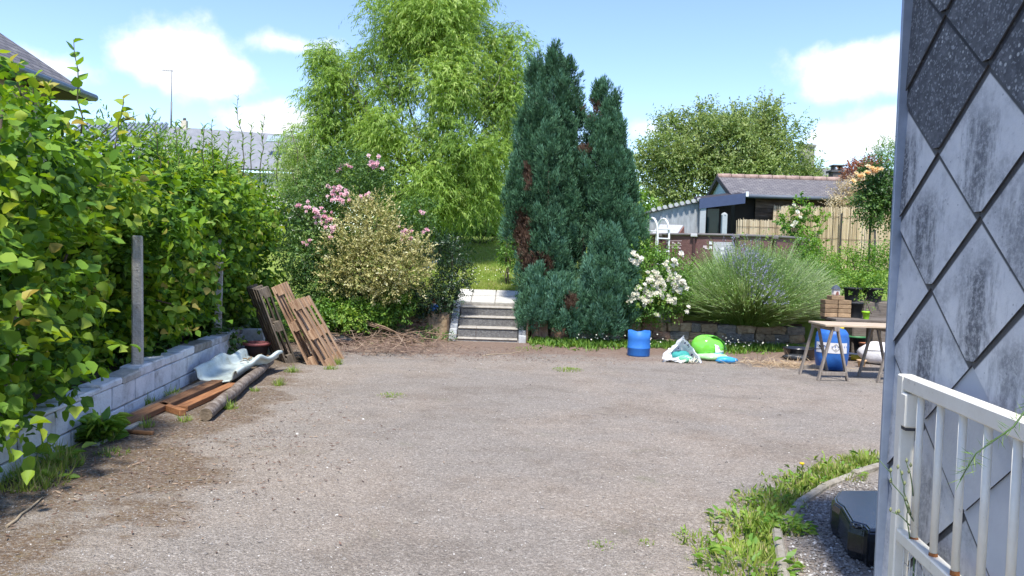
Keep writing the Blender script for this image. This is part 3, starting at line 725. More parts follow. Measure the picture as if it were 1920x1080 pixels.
for a, c in (((340, 772), (438, 727)), ((302, 766), (343, 780))):
    p0 = P(*a) - fr.location; p1 = P(*c) - fr.location
    MB().bar(p0 + Vector((0, 0, .03)), p1 + Vector((0, 0, .03)), .115 if a[0] == 340 else .06, .05 if a[0] == 340 else .058).build('board', WOODO, fr, bevel=.005)
p0, p1 = P(386, 790), P(506, 692); mid = (p0 + p1) / 2
lg = thing('log_pole', 'weathered round wooden pole lying beside the plastic slide', 'log', (mid.x, mid.y, 0))
pts = wiggle(p0 - mid + Vector((0, 0, .058)), p1 - mid + Vector((0, 0, .10)), 9, .004, 4)
MB().tube(pts, [.056, .058, .056, .055, .057, .055, .054, .053, .053, .052], 14, cap=False).build('trunk', mat('log_surface', [(.3, (.09, .065, .05)), (.5, (.19, .15, .12)), (.7, (.33, .29, .25))], 7, .9, .6, 30, stretch=(2, 2, 2)), lg)
dv = (p0 - p1).normalized()
for pt, rr, s in ((pts[0], .0555, 1), (pts[-1], .0515, -1)):
    MB().tube([pt + dv * s * .006, pt - dv * s * .01], [rr * .99, rr], 14).build('sawn_end', mat('sawn_end_grain', [(.3, (.10, .075, .05)), (.7, (.22, .17, .12))], 25, .9, .4), lg)

# wavy pale plastic slide
SLD = mat('pale_slide_plastic', [(.28, (.24, .25, .20)), (.40, (.43, .48, .44)), (.52, (.53, .60, .57)), (.75, (.60, .67, .65))], 4, .5, .05, 40, spec=.4, nrough=.75)
f0, f1, bk = P(374, 716), P(432, 730), P(508, 690)
ax = Vector((.12, 1.0, 0)).normalized()
sd = thing('slide_trough', 'pale green-white wavy plastic slide section lying on the planks', 'slide', ((f0 + f1) / 2 * 1.0), (0, 0, -math.atan2(ax.x, ax.y)))
sd.location.z = .05
prof = [(-.33, .26), (-.315, .275), (-.285, .27), (-.262, .20), (-.245, .07), (-.215, .012), (-.12, 0), (0, 0), (.12, 0), (.215, .012), (.245, .07), (.262, .20), (.285, .27), (.315, .275), (.33, .26), (.335, .18)]
nu, Ls = 34, 1.2
vs = []; fs = []
for i in range(nu + 1):
    u = i / nu; wv = .10 * smooth(0, .55, u) - .035 * math.sin(math.pi * min(1, max(0, (u - .5) / .45))); lip = .03 + .022 * math.sin(math.pi * (u * 2.6 + .2)) ** 2 - .02 * u
    for x, z in prof:
        vs.append((x * .78, u * Ls, wv + (z if z < .02 else z * (lip + .09) / .27)))
for i in range(nu):
    for k in range(len(prof) - 1):
        a = i * len(prof) + k; fs.append((a, a + 1, a + len(prof) + 1, a + len(prof)))
me = MB().add(vs, fs, True).mesh('trough'); o = link('trough', me, SLD, sd)
md = o.modifiers.new('thick', 'SOLIDIFY'); md.thickness = .014; md.offset = -1
lit = MB(); r = random.Random(9)
for k in range(26): lit.box((r.uniform(-.18, .18), r.uniform(.85, 1.4), .10 + .02 * r.random()), (.05, .03, .006), rotm(r.uniform(-.4, .4), r.uniform(-.4, .4), r.uniform(0, 3)))
tag(lit.build('leaf_litter', mat('dry_leaf', (.20, .14, .08), 20, .9), sd), kind='stuff')

# pallets leaning into the corner
PAL = mat('raw_pallet_wood', [(.3, (.21, .115, .065)), (.5, (.37, .235, .145)), (.72, (.48, .34, .22))], 6, .85, .4, 30, stretch=(6, 6, .7), rnd=.14)
PALG = mat('grey_pallet_wood', [(.3, (.08, .065, .05)), (.6, (.17, .14, .11)), (.75, (.25, .21, .17))], 6, .9, .4, 30, stretch=(6, 6, .7), rnd=.14)
def pallet(label, loc, lean, yaw, Lz, Wy, m_, deck=1):
    # stands on its short edge: x = thickness, y = width, z = length
    t = thing('pallet', label, 'pallet', loc, (0, 0, 0), 'wooden pallets leaning against the hedge')
    t.rotation_euler = (Matrix.Rotation(yaw, 3, 'Z') @ Matrix.Rotation(-lean, 3, 'Y')).to_euler()
    for j, y in enumerate((.05, Wy / 2, Wy - .05)):
        MB().box((-.011, y, Lz / 2), (.022, .10, Lz)).build('skid', m_, t, bevel=.003)
        for z in (.07, Lz / 2, Lz - .07):
            MB().box((-.061, y, z), (.076, .095, .14)).build('block', m_, t, bevel=.003)
    for z in (.05, Lz / 2, Lz - .05): MB().box((-.1105, Wy / 2, z), (.021, Wy, .10)).build('stringer', m_, t, bevel=.003)
    nd = 5
    for k in range(nd): MB().box((-.133, .05 + (Wy - .1) * k / (nd - 1), Lz / 2), (.022, .10, Lz)).build('deck_board', m_, t, bevel=.003)
    return t
b = P(598, 684); pallet('light brown pallet standing in the middle of the leaning pallets', (b.x, b.y, .0), math.radians(25), math.radians(11), 1.18, .8, PAL)
b = P(622, 686); pallet('pallet with its block ends towards the drive, rightmost of the leaning pallets', (b.x + .06, b.y - .02, .0), math.radians(30), math.radians(4), 1.02, .8, PAL)
b = P(556, 682); pallet('dark weathered pallet deepest in the shade of the hedge', (b.x - .02, b.y + .10, .0), math.radians(21), math.radians(30), 1.1, .8, PALG)

# reddish flower pot behind the slide
b = P(481, 672)
pt = thing('flower_pot', 'dark pot with a pink rim and leafy plant behind the slide', 'flower pot', (b.x, b.y, 0))
MB().lathe([(.12, 0), (.165, .19), (.165, .2)], 24).build('body', mat('dark_pot', (.05, .04, .045), 10, .6), pt)
MB().lathe([(.168, .185), (.184, .19), (.186, .225), (.17, .225), (.155, .19)], 24, cap=False).build('rim', mat('pink_pot_rim', (.42, .15, .15), 12, .6), pt)
MB().lathe([(.155, .19), (.01, .195)], 24).build('soil', SOIL, pt)
# black plastic sack behind the pallets
def blob_mesh(name, prof_r, n=18, rows=9, seed=0, amp=.12, size=(1, 1, 1), m_=None, parent=None, loc=None, rot=None, fold=5):
    r = random.Random(seed); ph = [r.uniform(0, 6.28) for _ in range(6)]; vs = []; fs = []
    for i in range(rows + 1):
        t = i / rows; th = math.pi * t
        for k in range(n):
            a = 2 * math.pi * k / n
            rr = math.sin(th) ** .75 * (1 + amp * math.sin(fold * a + ph[0] + 2 * t) + amp * .7 * math.sin(3 * a + ph[1] - 5 * t) + amp * .5 * math.sin(9 * a + 7 * t + ph[2]) + r.uniform(-1, 1) * amp * .35)
            vs.append((rr * math.cos(a) * size[0], rr * math.sin(a) * size[1], (1 - math.cos(th)) / 2 * size[2] * (1 + .06 * math.sin(4 * a + ph[3]))))
    for i in range(rows):
        for k in range(n): fs.append((i * n + k, i * n + (k + 1) % n, (i + 1) * n + (k + 1) % n, (i + 1) * n + k))
    o = MB().add(vs, fs, True).build(name, m_, parent, loc, rot); return o
b = P(626, 648); o = blob_mesh('rubbish_sack', None, 20, 8, 3, .14, (.28, .16, .16), mat('black_sheet', (.03, .033, .036), 8, .4, .2), None, (b.x, b.y + .1, .0)); tag(o, 'crumpled black plastic sack just right of the pallets', 'sack')

# ------------------------------------------------------------------ things along the back edge of the drive
BLUE = mat('blue_drum_plastic', [(.3, (.020, .085, .30)), (.52, (.028, .13, .44)), (.66, (.04, .17, .50)), (.8, (.16, .27, .50))], 5, .48, .08, 50, spec=.4, nrough=.75)
b = P(1197, 667)
t = thing('cut_drum', 'cut-down open blue plastic drum standing in front of the stone wall', 'drum', (b.x, b.y, 0))
n = 28; prof = [(.168, .0), (.176, .02), (.178, .12), (.181, .125), (.181, .14), (.178, .145), (.176, .27), (.178, .39)]
vs = []; fs = []; r = random.Random(2)
for i, (rr, z) in enumerate(prof):
    for k in range(n):
        zz = z + (.018 * math.sin(k * .7) + r.uniform(-.006, .006) if i == len(prof) - 1 else 0); vs.append((rr * math.cos(6.2832 * k / n), rr * math.sin(6.2832 * k / n), zz))
for i in range(len(prof) - 1):
    for k in range(n): fs.append((i * n + k, i * n + (k + 1) % n, (i + 1) * n + (k + 1) % n, (i + 1) * n + k))
fs.append(tuple(range(n))[::-1])
BLUED = mat('dusty_blue_plastic', [(.3, (.025, .13, .42)), (.55, (.035, .17, .52)), (.68, (.12, .24, .50)), (.8, (.32, .36, .46))], 3.2, .55, .05, 50)
o = link('shell', MB().add(vs, fs, True).mesh('shell'), BLUED, t); md = o.modifiers.new('thick', 'SOLIDIFY'); md.thickness = .006; md.offset = -1

BAG = leaf_mat('white_carrier_film', [(0, (.62, .63, .64)), (1, (.80, .80, .80))], .35, .3, .5)
def sheet(name, fn, nu, nv, m_, parent, seed, amp=.012, thick=0.0):
    r = random.Random(seed); vs = []; fs = []
    for i in range(nu + 1):
        for j in range(nv + 1):
            p = Vector(fn(i / nu, j / nv)); p += Vector((r.uniform(-1, 1), r.uniform(-1, 1), r.uniform(-1, 1))) * amp; p.z = max(p.z, .002); vs.append(p)
    for i in range(nu):
        for j in range(nv): a = i * (nv + 1) + j; fs.append((a, a + 1, a + nv + 2, a + nv + 1))
    me = MB().add(vs, fs, False).mesh(name); at = me.attributes.new('tint', 'FLOAT', 'POINT')
    at.data.foreach_set('value', np.array([r.random() for _ in vs], np.float32)); return link(name, me, m_, parent)
b = P(1280, 681); bg_ = thing('carrier_bag', 'white carrier bag slumped open with turquoise things inside', 'bag', (b.x, b.y + .12, 0))
def tent(u, v):      # u round the back of the bag, v from ground to peak
    a = math.pi * (-.12 + 1.24 * u); rr = (1 - v) ** .8; px = .02
    return (px + .27 * math.cos(a) * rr * (1.02 + .1 * math.sin(9 * u)), .16 * math.sin(a) * rr - .02, .36 * v ** .85 * (1 - .1 * math.sin(7 * u)))
sheet('film', tent, 18, 9, BAG, bg_, 4, .014)
sheet('front_flap', lambda u, v: (-.27 + .52 * u, -.10 - .06 * math.sin(math.pi * u) + .03 * v, .03 + .10 * v * (1 - 2.2 * abs(u - .5)) + .02 * math.sin(11 * u)), 14, 4, BAG, bg_, 5, .014)
sheet('flap', lambda u, v: (-.30 + .14 * u + .02 * v, -.08 + .1 * v, .05 + .13 * u * v + .06 * v), 6, 6, BAG, bg_, 6, .012)
TEAL = mat('teal_cloth', (.05, .33, .30), 9, .7, .3); MINT = mat('mint_plastic', (.16, .55, .33), 9, .5, .2)
blob_mesh('teal_bundle', None, 14, 7, 5, .1, (.15, .08, .15), TEAL, bg_, (-.02, -.02, .02)); blob_mesh('mint_bundle', None, 14, 7, 8, .12, (.11, .06, .11), MINT, bg_, (.03, -.09, .01))
st = MB()
for k in range(9): st.tube(wiggle((r.uniform(-.05, .2), -.17, .02), (r.uniform(0, .25), -.11, .06 + .05 * r.random()), 4, .1, k), .006, 5)
st.build('cream_strips', mat('cream_strip', (.62, .60, .45), 10, .7), bg_)
pr = MB()
for (x, z, s) in ((.03, .30, .020), (.075, .27, .02), (.085, .245, .014), (.13, .13, .026), (-.07, .22, .016)): pr.box((x, -.085 + .0 * z - (.36 - z) * .17, z), (s, .004, s * 1.4), rotm(.5, .3, .2))
pr.build('printed_marks', mat('navy_print', (.03, .035, .12), 8, .6), bg_)

b = P(1331, 676); gb = thing('green_inflatable', 'bright green half-deflated inflatable with a printed label beside the carrier bag', 'inflatable', (b.x, b.y + .22, 0))
m_, nt, N, Lk, bs = nodes_of('clear_green_vinyl'); bs.inputs['Base Color'].default_value = (.17, .55, .06, 1); bs.inputs['Roughness'].default_value = .15; bs.inputs['Transmission Weight'].default_value = .0
bs.inputs['Coat Weight'].default_value = .5; bs.inputs['Subsurface Weight'].default_value = 0
VIN = m_; VINP = mat('pale_green_vinyl', [(.3, (.28, .58, .22)), (.7, (.50, .74, .42))], 6, .2, .1, spec=.6)
blob_mesh('ball', None, 30, 12, 17, .035, (.262, .21, .36), VIN, gb, None, None, 4)
sheet('clear_skin', lambda u, v: (.05 + .24 * math.cos(math.pi * (.05 + .6 * u)) * (1 - .1 * v), -.03 + .16 * v - .08, .12 + .25 * math.sin(math.pi * (.05 + .6 * u)) * (1 - .05 * v)), 16, 3, VINP, gb, 6, .006)
blob_mesh('crumpled_skirt', None, 20, 6, 9, .18, (.27, .12, .11), VINP, gb, (.03, -.20, .0))
def onball(a, z, off=.004):
    rr = np.interp(z, [0, .06, .14, .23, .30, .345], [.19, .25, .268, .25, .19, .10]) + off; return (rr * math.cos(a), rr * math.sin(a) * .8, z)
sheet('label', lambda u, v: onball(-1.25 + .75 * u, .12 + .13 * v * (1 - .5 * u)), 8, 4, mat('label_white', (.75, .74, .77), 8, .4), gb, 7, .001)
sheet('label_print', lambda u, v: onball(-1.1 + .5 * u, .19 + .012 * v, .008), 8, 1, mat('label_pink', (.55, .22, .50), 8, .4), gb, 8, .0005)
sheet('label_band', lambda u, v: onball(-1.35 + .95 * u, .075 + .045 * v, .006), 8, 2, mat('label_blue', (.05, .33, .72), 8, .4), gb, 7, .001)
b = P(1362, 682); o = blob_mesh('blue_sleeve', None, 16, 6, 21, .2, (.14, .07, .10), mat('light_blue_film', (.06, .38, .75), 5, .3, .3), None, (b.x, b.y + .05, 0)); tag(o, 'crumpled light blue plastic lying right of the green inflatable', 'plastic')

# gnome on the slab
gz = .495; gp = D(814, 575, 13.87)
gn = thing('garden_gnome', 'little garden gnome with blue coat and red cap on the stone slab', 'gnome', (gp.x, 13.87, gz))
MB().lathe([(.045, 0), (.06, .02), (.062, .06), (.05, .10), (.035, .125)], 16).build('coat', mat('gnome_blue', (.05, .16, .50), 10, .5), gn)
MB().lathe([(.01, .115), (.032, .125), (.036, .145), (.03, .165), (.01, .172)], 14).build('head', mat('gnome_skin', (.62, .40, .30), 10, .5), gn)
MB().lathe([(.036, .155), (.03, .175), (.014, .21), (.003, .235)], 14).build('cap', mat('gnome_red', (.55, .10, .06), 10, .5), gn)
MB().lathe([(.005, .085), (.022, .105), (.03, .135), (.02, .145)], 10, (0, -.018, 0)).build('beard', mat('gnome_white', (.75, .73, .7), 10, .6), gn)
for s in (-1, 1): MB().tube([(s * .045, 0, .105), (s * .07, -.02, .07), (s * .062, -.045, .04)], [.018, .017, .013], 8).build('arm', mat('gnome_blue', (.05, .16, .50)), gn); MB().lathe([(.003, -.012), (.014, 0), (.003, .012)], 8, (s * .062, -.05, .032)).build('hand', mat('gnome_white', (.75, .73, .7)), gn)
# garden windmill between the shrubs
pw0 = D(818, 560, 14.3); pwz = D(806, 497, 14.3)
pw = thing('garden_windmill', 'small blue garden windmill on a thin stake among the shrubs', 'windmill', (pw0.x, 14.05, .5))
MB().tube([(0, 0, -.1), (-.02, 0, .35), (-.09, -.1, pwz.z - .5)], .006, 6).build('stake', mat('green_stake', (.06, .10, .05), 9, .6), pw)
for k, a in enumerate((.45, 3.6, 2.0, 5.2)):
    MB().solid([(0, 0, 0), (.05, -.01, .045), (.17, -.015, .035), (.15, -.01, -.02), (.06, 0, -.02)], (0, .003, 0)).build('vane', mat('windmill_blue', (.10, .30, .72), 9, .4), pw, (-.09, -.125, pwz.z - .5), (0, -a, 0)) if k < 2 else \
    MB().solid([(0, 0, 0), (.03, -.01, .03), (.08, -.015, .02), (.08, -.01, -.015)], (0, .003, 0)).build('vane', mat('windmill_pale', (.55, .62, .75), 9, .4), pw, (-.09, -.125, pwz.z - .5), (0, -a, 0))

# ------------------------------------------------------------------ trestle table and the clutter under it
TRW = mat('grey_trestle_wood', [(.3, (.16, .13, .11)), (.6, (.29, .25, .21)), (.75, (.38, .34, .29))], 8, .85, .3, 30, stretch=(6, 6, .8))
def trestle(label, x, y, ln, sp, rz):
    t = thing('trestle', label, 'trestle', (x, y, 0), (0, 0, rz), 'folding trestles under the table board')
    MB().box((0, 0, .69), (.07, ln + .14, .06)).build('beam', TRW, t, bevel=.004)
    for e in (-1, 1):
        for s in (-1, 1):
            MB().bar((s * sp / 2, e * ln / 2, 0), (s * .03, e * ln / 2, .70), .026, .052, (0, 1, 0)).build('leg', TRW, t, bevel=.003)
        MB().bar((-sp / 2 * .86, e * (ln / 2 + .03), .10), (sp / 2 * .86, e * (ln / 2 + .03), .10), .02, .05).build('cross_bar', TRW, t, bevel=.003)
    MB().bar((-sp * .27, ln / 2, .36), (sp * .27, ln / 2, .36), .006, .012).build('strap', BLK, t)
    return t
trestle('grey wooden trestle carrying the left end of the table board', 4.26, 10.46, .56, .40, .06)
trestle('grey wooden trestle under the table board next to the building corner', 5.05, 10.42, .56, .40, .0)
o = MB().box((0, 0, 0), (1.95, .62, .028)).build('table_board', mat('pale_pine_board', [(.3, (.40, .30, .20)), (.7, (.55, .44, .32))], 5, .6, .1, 30, stretch=(.6, 7, 7)), None, (5.11, 10.42, .7345), (0, 0, -.02), bevel=.004); tag(o, 'pale wooden board laid across the two trestles as a table top', 'table top')

b = P(1563, 695)
dr = thing('blue_drum', 'tall blue plastic drum with a white hazard label under the table', 'drum', (b.x, b.y + .1, 0))
DP = [(.15, 0), (.19, .02), (.215, .08), (.232, .20), (.236, .36), (.228, .48), (.222, .50), (.222, .525), (.205, .56), (.17, .60), (.10, .625), (.02, .63)]
MB().lathe(DP, 32).build('shell', BLUE, dr)
for k, (x, y) in enumerate(((.10, -.07), (-.11, .02))): MB().lathe([(.034, .60), (.034, .64), (.02, .645)], 14, (x, y, 0)).build('bung', mat('yellow_cap', (.65, .50, .05), 9, .5) if k == 0 else BLK, dr)
def ondrum(a, z, off=.004): rr = float(np.interp(z, [p[1] for p in DP], [p[0] for p in DP])) + off; return (rr * math.cos(a), rr * math.sin(a), z)
A0 = -math.pi / 2 - .42
lbm = MB()
def patch(mb, a0, a1, z0, z1, off, n=14):
    vs = [ondrum(a0 + (a1 - a0) * i / n, z, off) for z in (z0, z1) for i in range(n + 1)]; mb.add(vs, [(i, i + 1, n + 2 + i, n + 1 + i) for i in range(n)], True)
patch(lbm, A0 - 1.05, A0 + 1.05, .265, .415, .003); lbo = lbm.build('label', mat('label_white', (.75, .74, .77)), dr)
sy = MB()
def poly_on(mb, pts, off=.006): mb.add([ondrum(A0 + a, z, off) for a, z in pts], [tuple(range(len(pts)))])
poly_on(sy, [(-.86, .375), (-.62, .365), (-.36, .375), (-.50, .335), (-.56, .342), (-.62, .325), (-.70, .340)]); 
def line_on(mb, p, q, w=.005):
    (a0, z0), (a1, z1) = p, q; dx, dz = (a1 - a0) * .23, z1 - z0; L_ = math.hypot(dx, dz); nx, nz = -dz / L_ * w, dx / L_ * w
    n = 4; vs = []
    for i in range(n + 1):
        t_ = i / n; a, z = a0 + (a1 - a0) * t_, z0 + dz * t_; vs += [ondrum(A0 + a + nx / .23, z + nz, .006), ondrum(A0 + a - nx / .23, z - nz, .006)]
    mb.add(vs, [(2 * i, 2 * i + 1, 2 * i + 3, 2 * i + 2) for i in range(n)])
for p, q in (((.02, .34), (.26, .395)), ((.26, .395), (.50, .34)), ((.50, .34), (.26, .285)), ((.26, .285), (.02, .34))): line_on(sy, p, q, .0022)
poly_on(sy, [(.20, .315), (.32, .315), (.32, .322), (.20, .322)])
sy.build('hazard_symbols', mat('label_black', (.02, .02, .02), 8, .5), lbo)

def pot(name, label, loc, r0, r1, h, m_, cat='pot', group=None, lid=None):
    t = thing(name, label, cat, loc, group=group)
    MB().lathe([(r0, 0), (r1, h - .03), (r1 + .012, h - .028), (r1 + .012, h), (r1 - .008, h), (r1 - .012, h - .05), (.01, h - .05)], 24, cap=False).build('shell', m_, t)
    if lid: MB().lathe([(r1 + .018, h - .015), (r1 + .018, h + .015), (.01, h + .02)], 24).build('lid', lid, t)
    return t
b = P(1506, 676); tb_ = thing('mortar_tub', 'low black plastic mortar tub on the straw left of the trestles', 'tub', (b.x, b.y + .15, 0))
MB().lathe([(.19, 0), (.235, .17), (.245, .172), (.245, .19), (.225, .19), (.18, .02), (.01, .015)], 26, sx=1.15, sy=.85, cap=False).build('shell', BLK, tb_)
blob_mesh('slumped_film', None, 16, 6, 31, .2, (.2, .09, .10), mat('black_sheet', (.03, .033, .036)), tb_, (-.12, -.16, 0))
DGREY = mat('dark_bucket', (.035, .037, .04), 9, .5, .05)
b = P(1607, 668); pot('bucket', 'dark bucket with a green lid behind the blue drum', (b.x, b.y + .05, 0), .13, .155, .33, DGREY, 'bucket', None, mat('green_lid', (.06, .22, .09), 9, .5))
TERRA = mat('terracotta', [(.3, (.32, .12, .06)), (.7, (.45, .20, .11))], 9, .85, .2)
b = P(1622, 672); pot('terracotta_pot', 'tall terracotta pot under the table near the white bags', (b.x, b.y + .0, 0), .075, .095, .26, TERRA, 'flower pot')
b = P(1615, 688); pot('beige_pot', 'small beige pot on the ground under the right half of the table', (b.x, b.y, 0), .045, .06, .11, mat('beige_pot_clay', (.50, .33, .18), 9, .8), 'flower pot')
WBAG = mat('white_sack_film', [(.3, (.62, .60, .60)), (.7, (.78, .76, .76))], 6, .45, .5, 16)
b = P(1640, 684); o = blob_mesh('white_sack', None, 20, 9, 41, .16, (.28, .2, .34), WBAG, None, (b.x + .1, b.y + .1, 0)); tag(o, 'slumped white plastic sack on the ground under the table', 'sack')
b = P(1640, 660); hz = thing('shopping_bag', 'white shopping bag with blue print stacked behind the trestles', 'bag', (b.x + .06, 11.9, .32))
blob_mesh('film', None, 18, 8, 43, .15, (.24, .14, .30), WBAG, hz); q = MB()
for k, (x, z, w_, h_) in enumerate(((-.10, .10, .10, .03), (-.04, .14, .05, .07), (-.08, .06, .14, .025))): q.box((x, -.155, z), (w_, .004, h_), rotm(0, .5 * (k - 1), 0))
q.build('blue_print', mat('blue_print', (.05, .14, .45), 9, .5), hz)
o = MB().box((0, 0, .16), (.5, .35, .32)).build('storage_crate', DGREY, None, (b.x + .1, 11.95, 0), bevel=.02); tag(o, 'dark crate under the shopping bag behind the trestles', 'crate')
b = P(1602, 676); yy_ = thing('yellow_sprayer', 'yellow and white garden sprayer lying on the ground by the blue drum', 'sprayer', (b.x, b.y, 0), (0, 0, -.5))
MB().tube([(-.05, 0, .05), (.13, 0, .045)], [.05, .045], 12).build('tank', mat('yellow_plastic', (.62, .46, .04), 9, .45), yy_)
MB().tube([(-.26, 0, .10), (-.15, .02, .11), (.05, .01, .10)], .018, 8).build('wand', mat('label_white', (.75, .74, .77)), yy_)
# second low table behind, with planters and bricks
DKW = mat('dark_board', [(.3, (.10, .08, .065)), (.7, (.20, .17, .14))], 6, .85, .3, 30, stretch=(.7, 6, 6))
tz = .70; l0 = D(1558, 598, 12.3)
st2 = thing('potting_bench', 'low bench with a dark board behind the trestle table', 'bench', (l0.x + .75, 12.35, 0))
MB().box((0, 0, tz - .02), (1.55, .6, .04)).build('top', DKW, st2, bevel=.005)
for sx_ in (-.68, 0, .68):
    for sy_ in (-.22, .22): MB().box((sx_, sy_, (tz - .045) / 2), (.08, .08, tz - .045)).build('leg', DKW, st2, bevel=.005)
BRK = mat('buff_brick', [(.3, (.22, .14, .08)), (.7, (.38, .26, .15))], 10, .9, .4, 50, rnd=.3)
bp_ = D(1571, 590, 12.45); bs_ = thing('brick_stack', 'neat stack of buff bricks on the potting bench under the bird house', 'brick stack', (bp_.x - .02, 12.5, tz + .001))
for row in range(5):
    for k in range(2 if row < 4 else 1):
        MB().box((-.11 + .215 * k - (.0 if row < 4 else -.1), 0, .034 + row * .070), (.205, .21, .064), rotm(0, 0, .02 * math.sin(row * 3 + k))).build('brick', BRK, bs_, bevel=.005)
hb = thing('bird_house', 'little white ornamental bird house with dark pointed roof on the bricks', 'bird house', (bp_.x - .03, 12.5, tz + .345))
MB().lathe([(.055, 0), (.068, .02), (.068, .11)], 8, smooth=False).build('wall', mat('bird_house_white', (.66, .60, .55), 12, .7), hb)
MB().lathe([(.085, .105), (.05, .15), (.006, .175)], 8, smooth=False).build('roof', mat('bird_house_roof', (.06, .075, .10), 12, .7), hb)
MB().solid([(-.022, -.069, .012), (.022, -.069, .012), (.022, -.069, .05), (0, -.069, .075), (-.022, -.069, .05)], (0, .004, 0)).build('doorway', mat('bird_house_door', (.22, .09, .07), 12, .7), hb)
PLN = mat('black_planter', [(.3, (.016, .018, .020)), (.7, (.032, .034, .037))], 9, .55, .05)
def planter(label, px, y, z, w_, h_):
    p = D(px, 560, y); t = thing('black_planter', label, 'planter', (p.x, y, z), group='black planters at the back of the bench')
    MB().lathe([(w_ * .40, 0), (w_ * .48, h_ - .03), (w_ * .5, h_ - .03), (w_ * .5, h_), (w_ * .46, h_), (w_ * .45, h_ - .06), (.01, h_ - .05)], 24, cap=False).build('shell', PLN, t); return t
planter('black round planter standing on the bench beside the brick stack', 1605, 12.5, tz, .27, .25)
o = MB().box((0, 0, .47), (1.3, .36, .94)).build('retaining_sleepers', DKW, None, (D(1640, 560, 13.3).x + .2, 13.25, 0), bevel=.02); tag(o, 'dark timber bed edge carrying the upper black planters', 'bed edge')
planter('upper black planter with young plants, left of the pair', 1599, 13.2, .94, .31, .23)
planter('upper black planter with young plants, right of the pair', 1636, 13.2, .94, .33, .23)
lp = D(1624, 593, 12.2); lm = pot('lime_pot', 'small lime green pot with a seedling on the bench', (lp.x, 12.2, tz), .042, .055, .125, mat('lime_plastic', (.32, .62, .03), 9, .45), 'flower pot')

# ------------------------------------------------------------------ pool, shed, screens, houses beyond
def wicker_mat():
    m, nt, N, Lk, b = nodes_of('brown_wicker_print')
    tc = N.new('ShaderNodeTexCoord'); br = N.new('ShaderNodeTexBrick'); mp = N.new('ShaderNodeMapping'); Lk.new(tc.outputs['UV'], mp.inputs[0]); Lk.new(mp.outputs[0], br.inputs['Vector'])
    mp.inputs['Scale'].default_value = (1, 1, 1); br.inputs['Scale'].default_value = 14
    br.inputs['Color1'].default_value = (.125, .060, .055, 1); br.inputs['Color2'].default_value = (.175, .088, .082, 1); br.inputs['Mortar'].default_value = (.045, .020, .020, 1)
    br.inputs['Mortar Size'].default_value = .018; br.inputs['Brick Width'].default_value = .85; br.inputs['Row Height'].default_value = .42
    Lk.new(br.outputs[0], b.inputs['Base Color']); b.inputs['Roughness'].default_value = .55; return m
PX, PY, PR, PZ0, PZ1 = D(1350, 440, 19.6).x, 19.6, 2.04, .98, 2.19
pl = thing('frame_pool', 'round above-ground pool with brown wicker-print wall behind the lavender', 'pool', (PX, PY, PZ0))
n = 64; hh = PZ1 - PZ0 - .03
me = bpy.data.meshes.new('pool_wall'); vs = [(PR * math.cos(6.28318 * k / n), PR * math.sin(6.28318 * k / n), z) for z in (0, hh) for k in range(n)]
me.from_pydata(vs, [], [(k, (k + 1) % n, n + (k + 1) % n, n + k) for k in range(n)]); uv = me.uv_layers.new(name='UVMap')
for p in me.polygons:
    p.use_smooth = True; k = p.index
    for li, (u, v) in zip(p.loop_indices, ((k, 0), (k + 1, 0), (k + 1, hh), (k, hh))): uv.data[li].uv = (u * 6.28318 * PR / n, v)
link('pool_wall', me, wicker_mat(), pl)
PRAIL = mat('pool_rail', (.16, .145, .14), 9, .5); PUP = mat('pool_upright', (.075, .04, .04), 9, .5); CAPW = mat('pool_cap', (.55, .55, .56), 9, .5)
for k in range(14):
    a0 = 6.28318 * (k + .3) / 14; a1 = 6.28318 * (k + 1.3) / 14 - .012; pp = [(PR * 1.01 * math.cos(a0 + (a1 - a0) * i / 5), PR * 1.01 * math.sin(a0 + (a1 - a0) * i / 5), hh + .0) for i in range(6)]
    MB().tube(pp, .032, 8).build('top_rail', PRAIL, pl)
    MB().box(((PR + .035) * math.cos(a0), (PR + .035) * math.sin(a0), hh / 2 - .02), (.05, .05, hh - .06), rotm(0, 0, a0)).build('upright', PUP, pl, bevel=.008)
    MB().box(((PR + .04) * math.cos(a0), (PR + .04) * math.sin(a0), hh - .02), (.09, .15, .075), rotm(0, 0, a0)).build('rail_joint', CAPW if k % 3 == 0 else PRAIL, pl, bevel=.012)
MB().lathe([(PR * .985, hh - .25), (.02, hh - .25)], 48, cap=False).build('water', mat('pool_water', (.04, .22, .30), 3, .05, .1), pl)
def pool_patch(mb, px0, px1, z0, z1, off):
    a0, a1 = (math.atan2(-math.sqrt(max(0, PR ** 2 - (D(x, 450, 17.9).x - PX) ** 2)), D(x, 450, 17.9).x - PX) for x in (px0, px1)); k = 6
    mb.add([((PR + off) * math.cos(a0 + (a1 - a0) * i / k), (PR + off) * math.sin(a0 + (a1 - a0) * i / k), z) for z in (z0, z1) for i in range(k + 1)], [(i, i + 1, k + 2 + i, k + 1 + i) for i in range(k)], True)
q = MB(); pool_patch(q, 1333, 1372, hh - .72, hh - .16, .006); lb = q.build('safety_label', mat('grey_label', [(.4, (.34, .34, .36)), (.6, (.46, .46, .48))], 40, .5, stretch=(1, 1, 6)), pl)
q = MB()
for k in range(3): pool_patch(q, 1346, 1352, hh - .34 - k * .11, hh - .28 - k * .11, .010)
for k in range(2): pool_patch(q, 1326, 1331, hh - .22 - k * .11, hh - .15 - k * .11, .010)
for k in range(4): pool_patch(q, 1338, 1366, hh - .22 - .1 * k, hh - .213 - .1 * k, .009)
q.build('label_marks', mat('label_marks_white', (.68, .68, .72), 9, .5), lb)
q = MB()
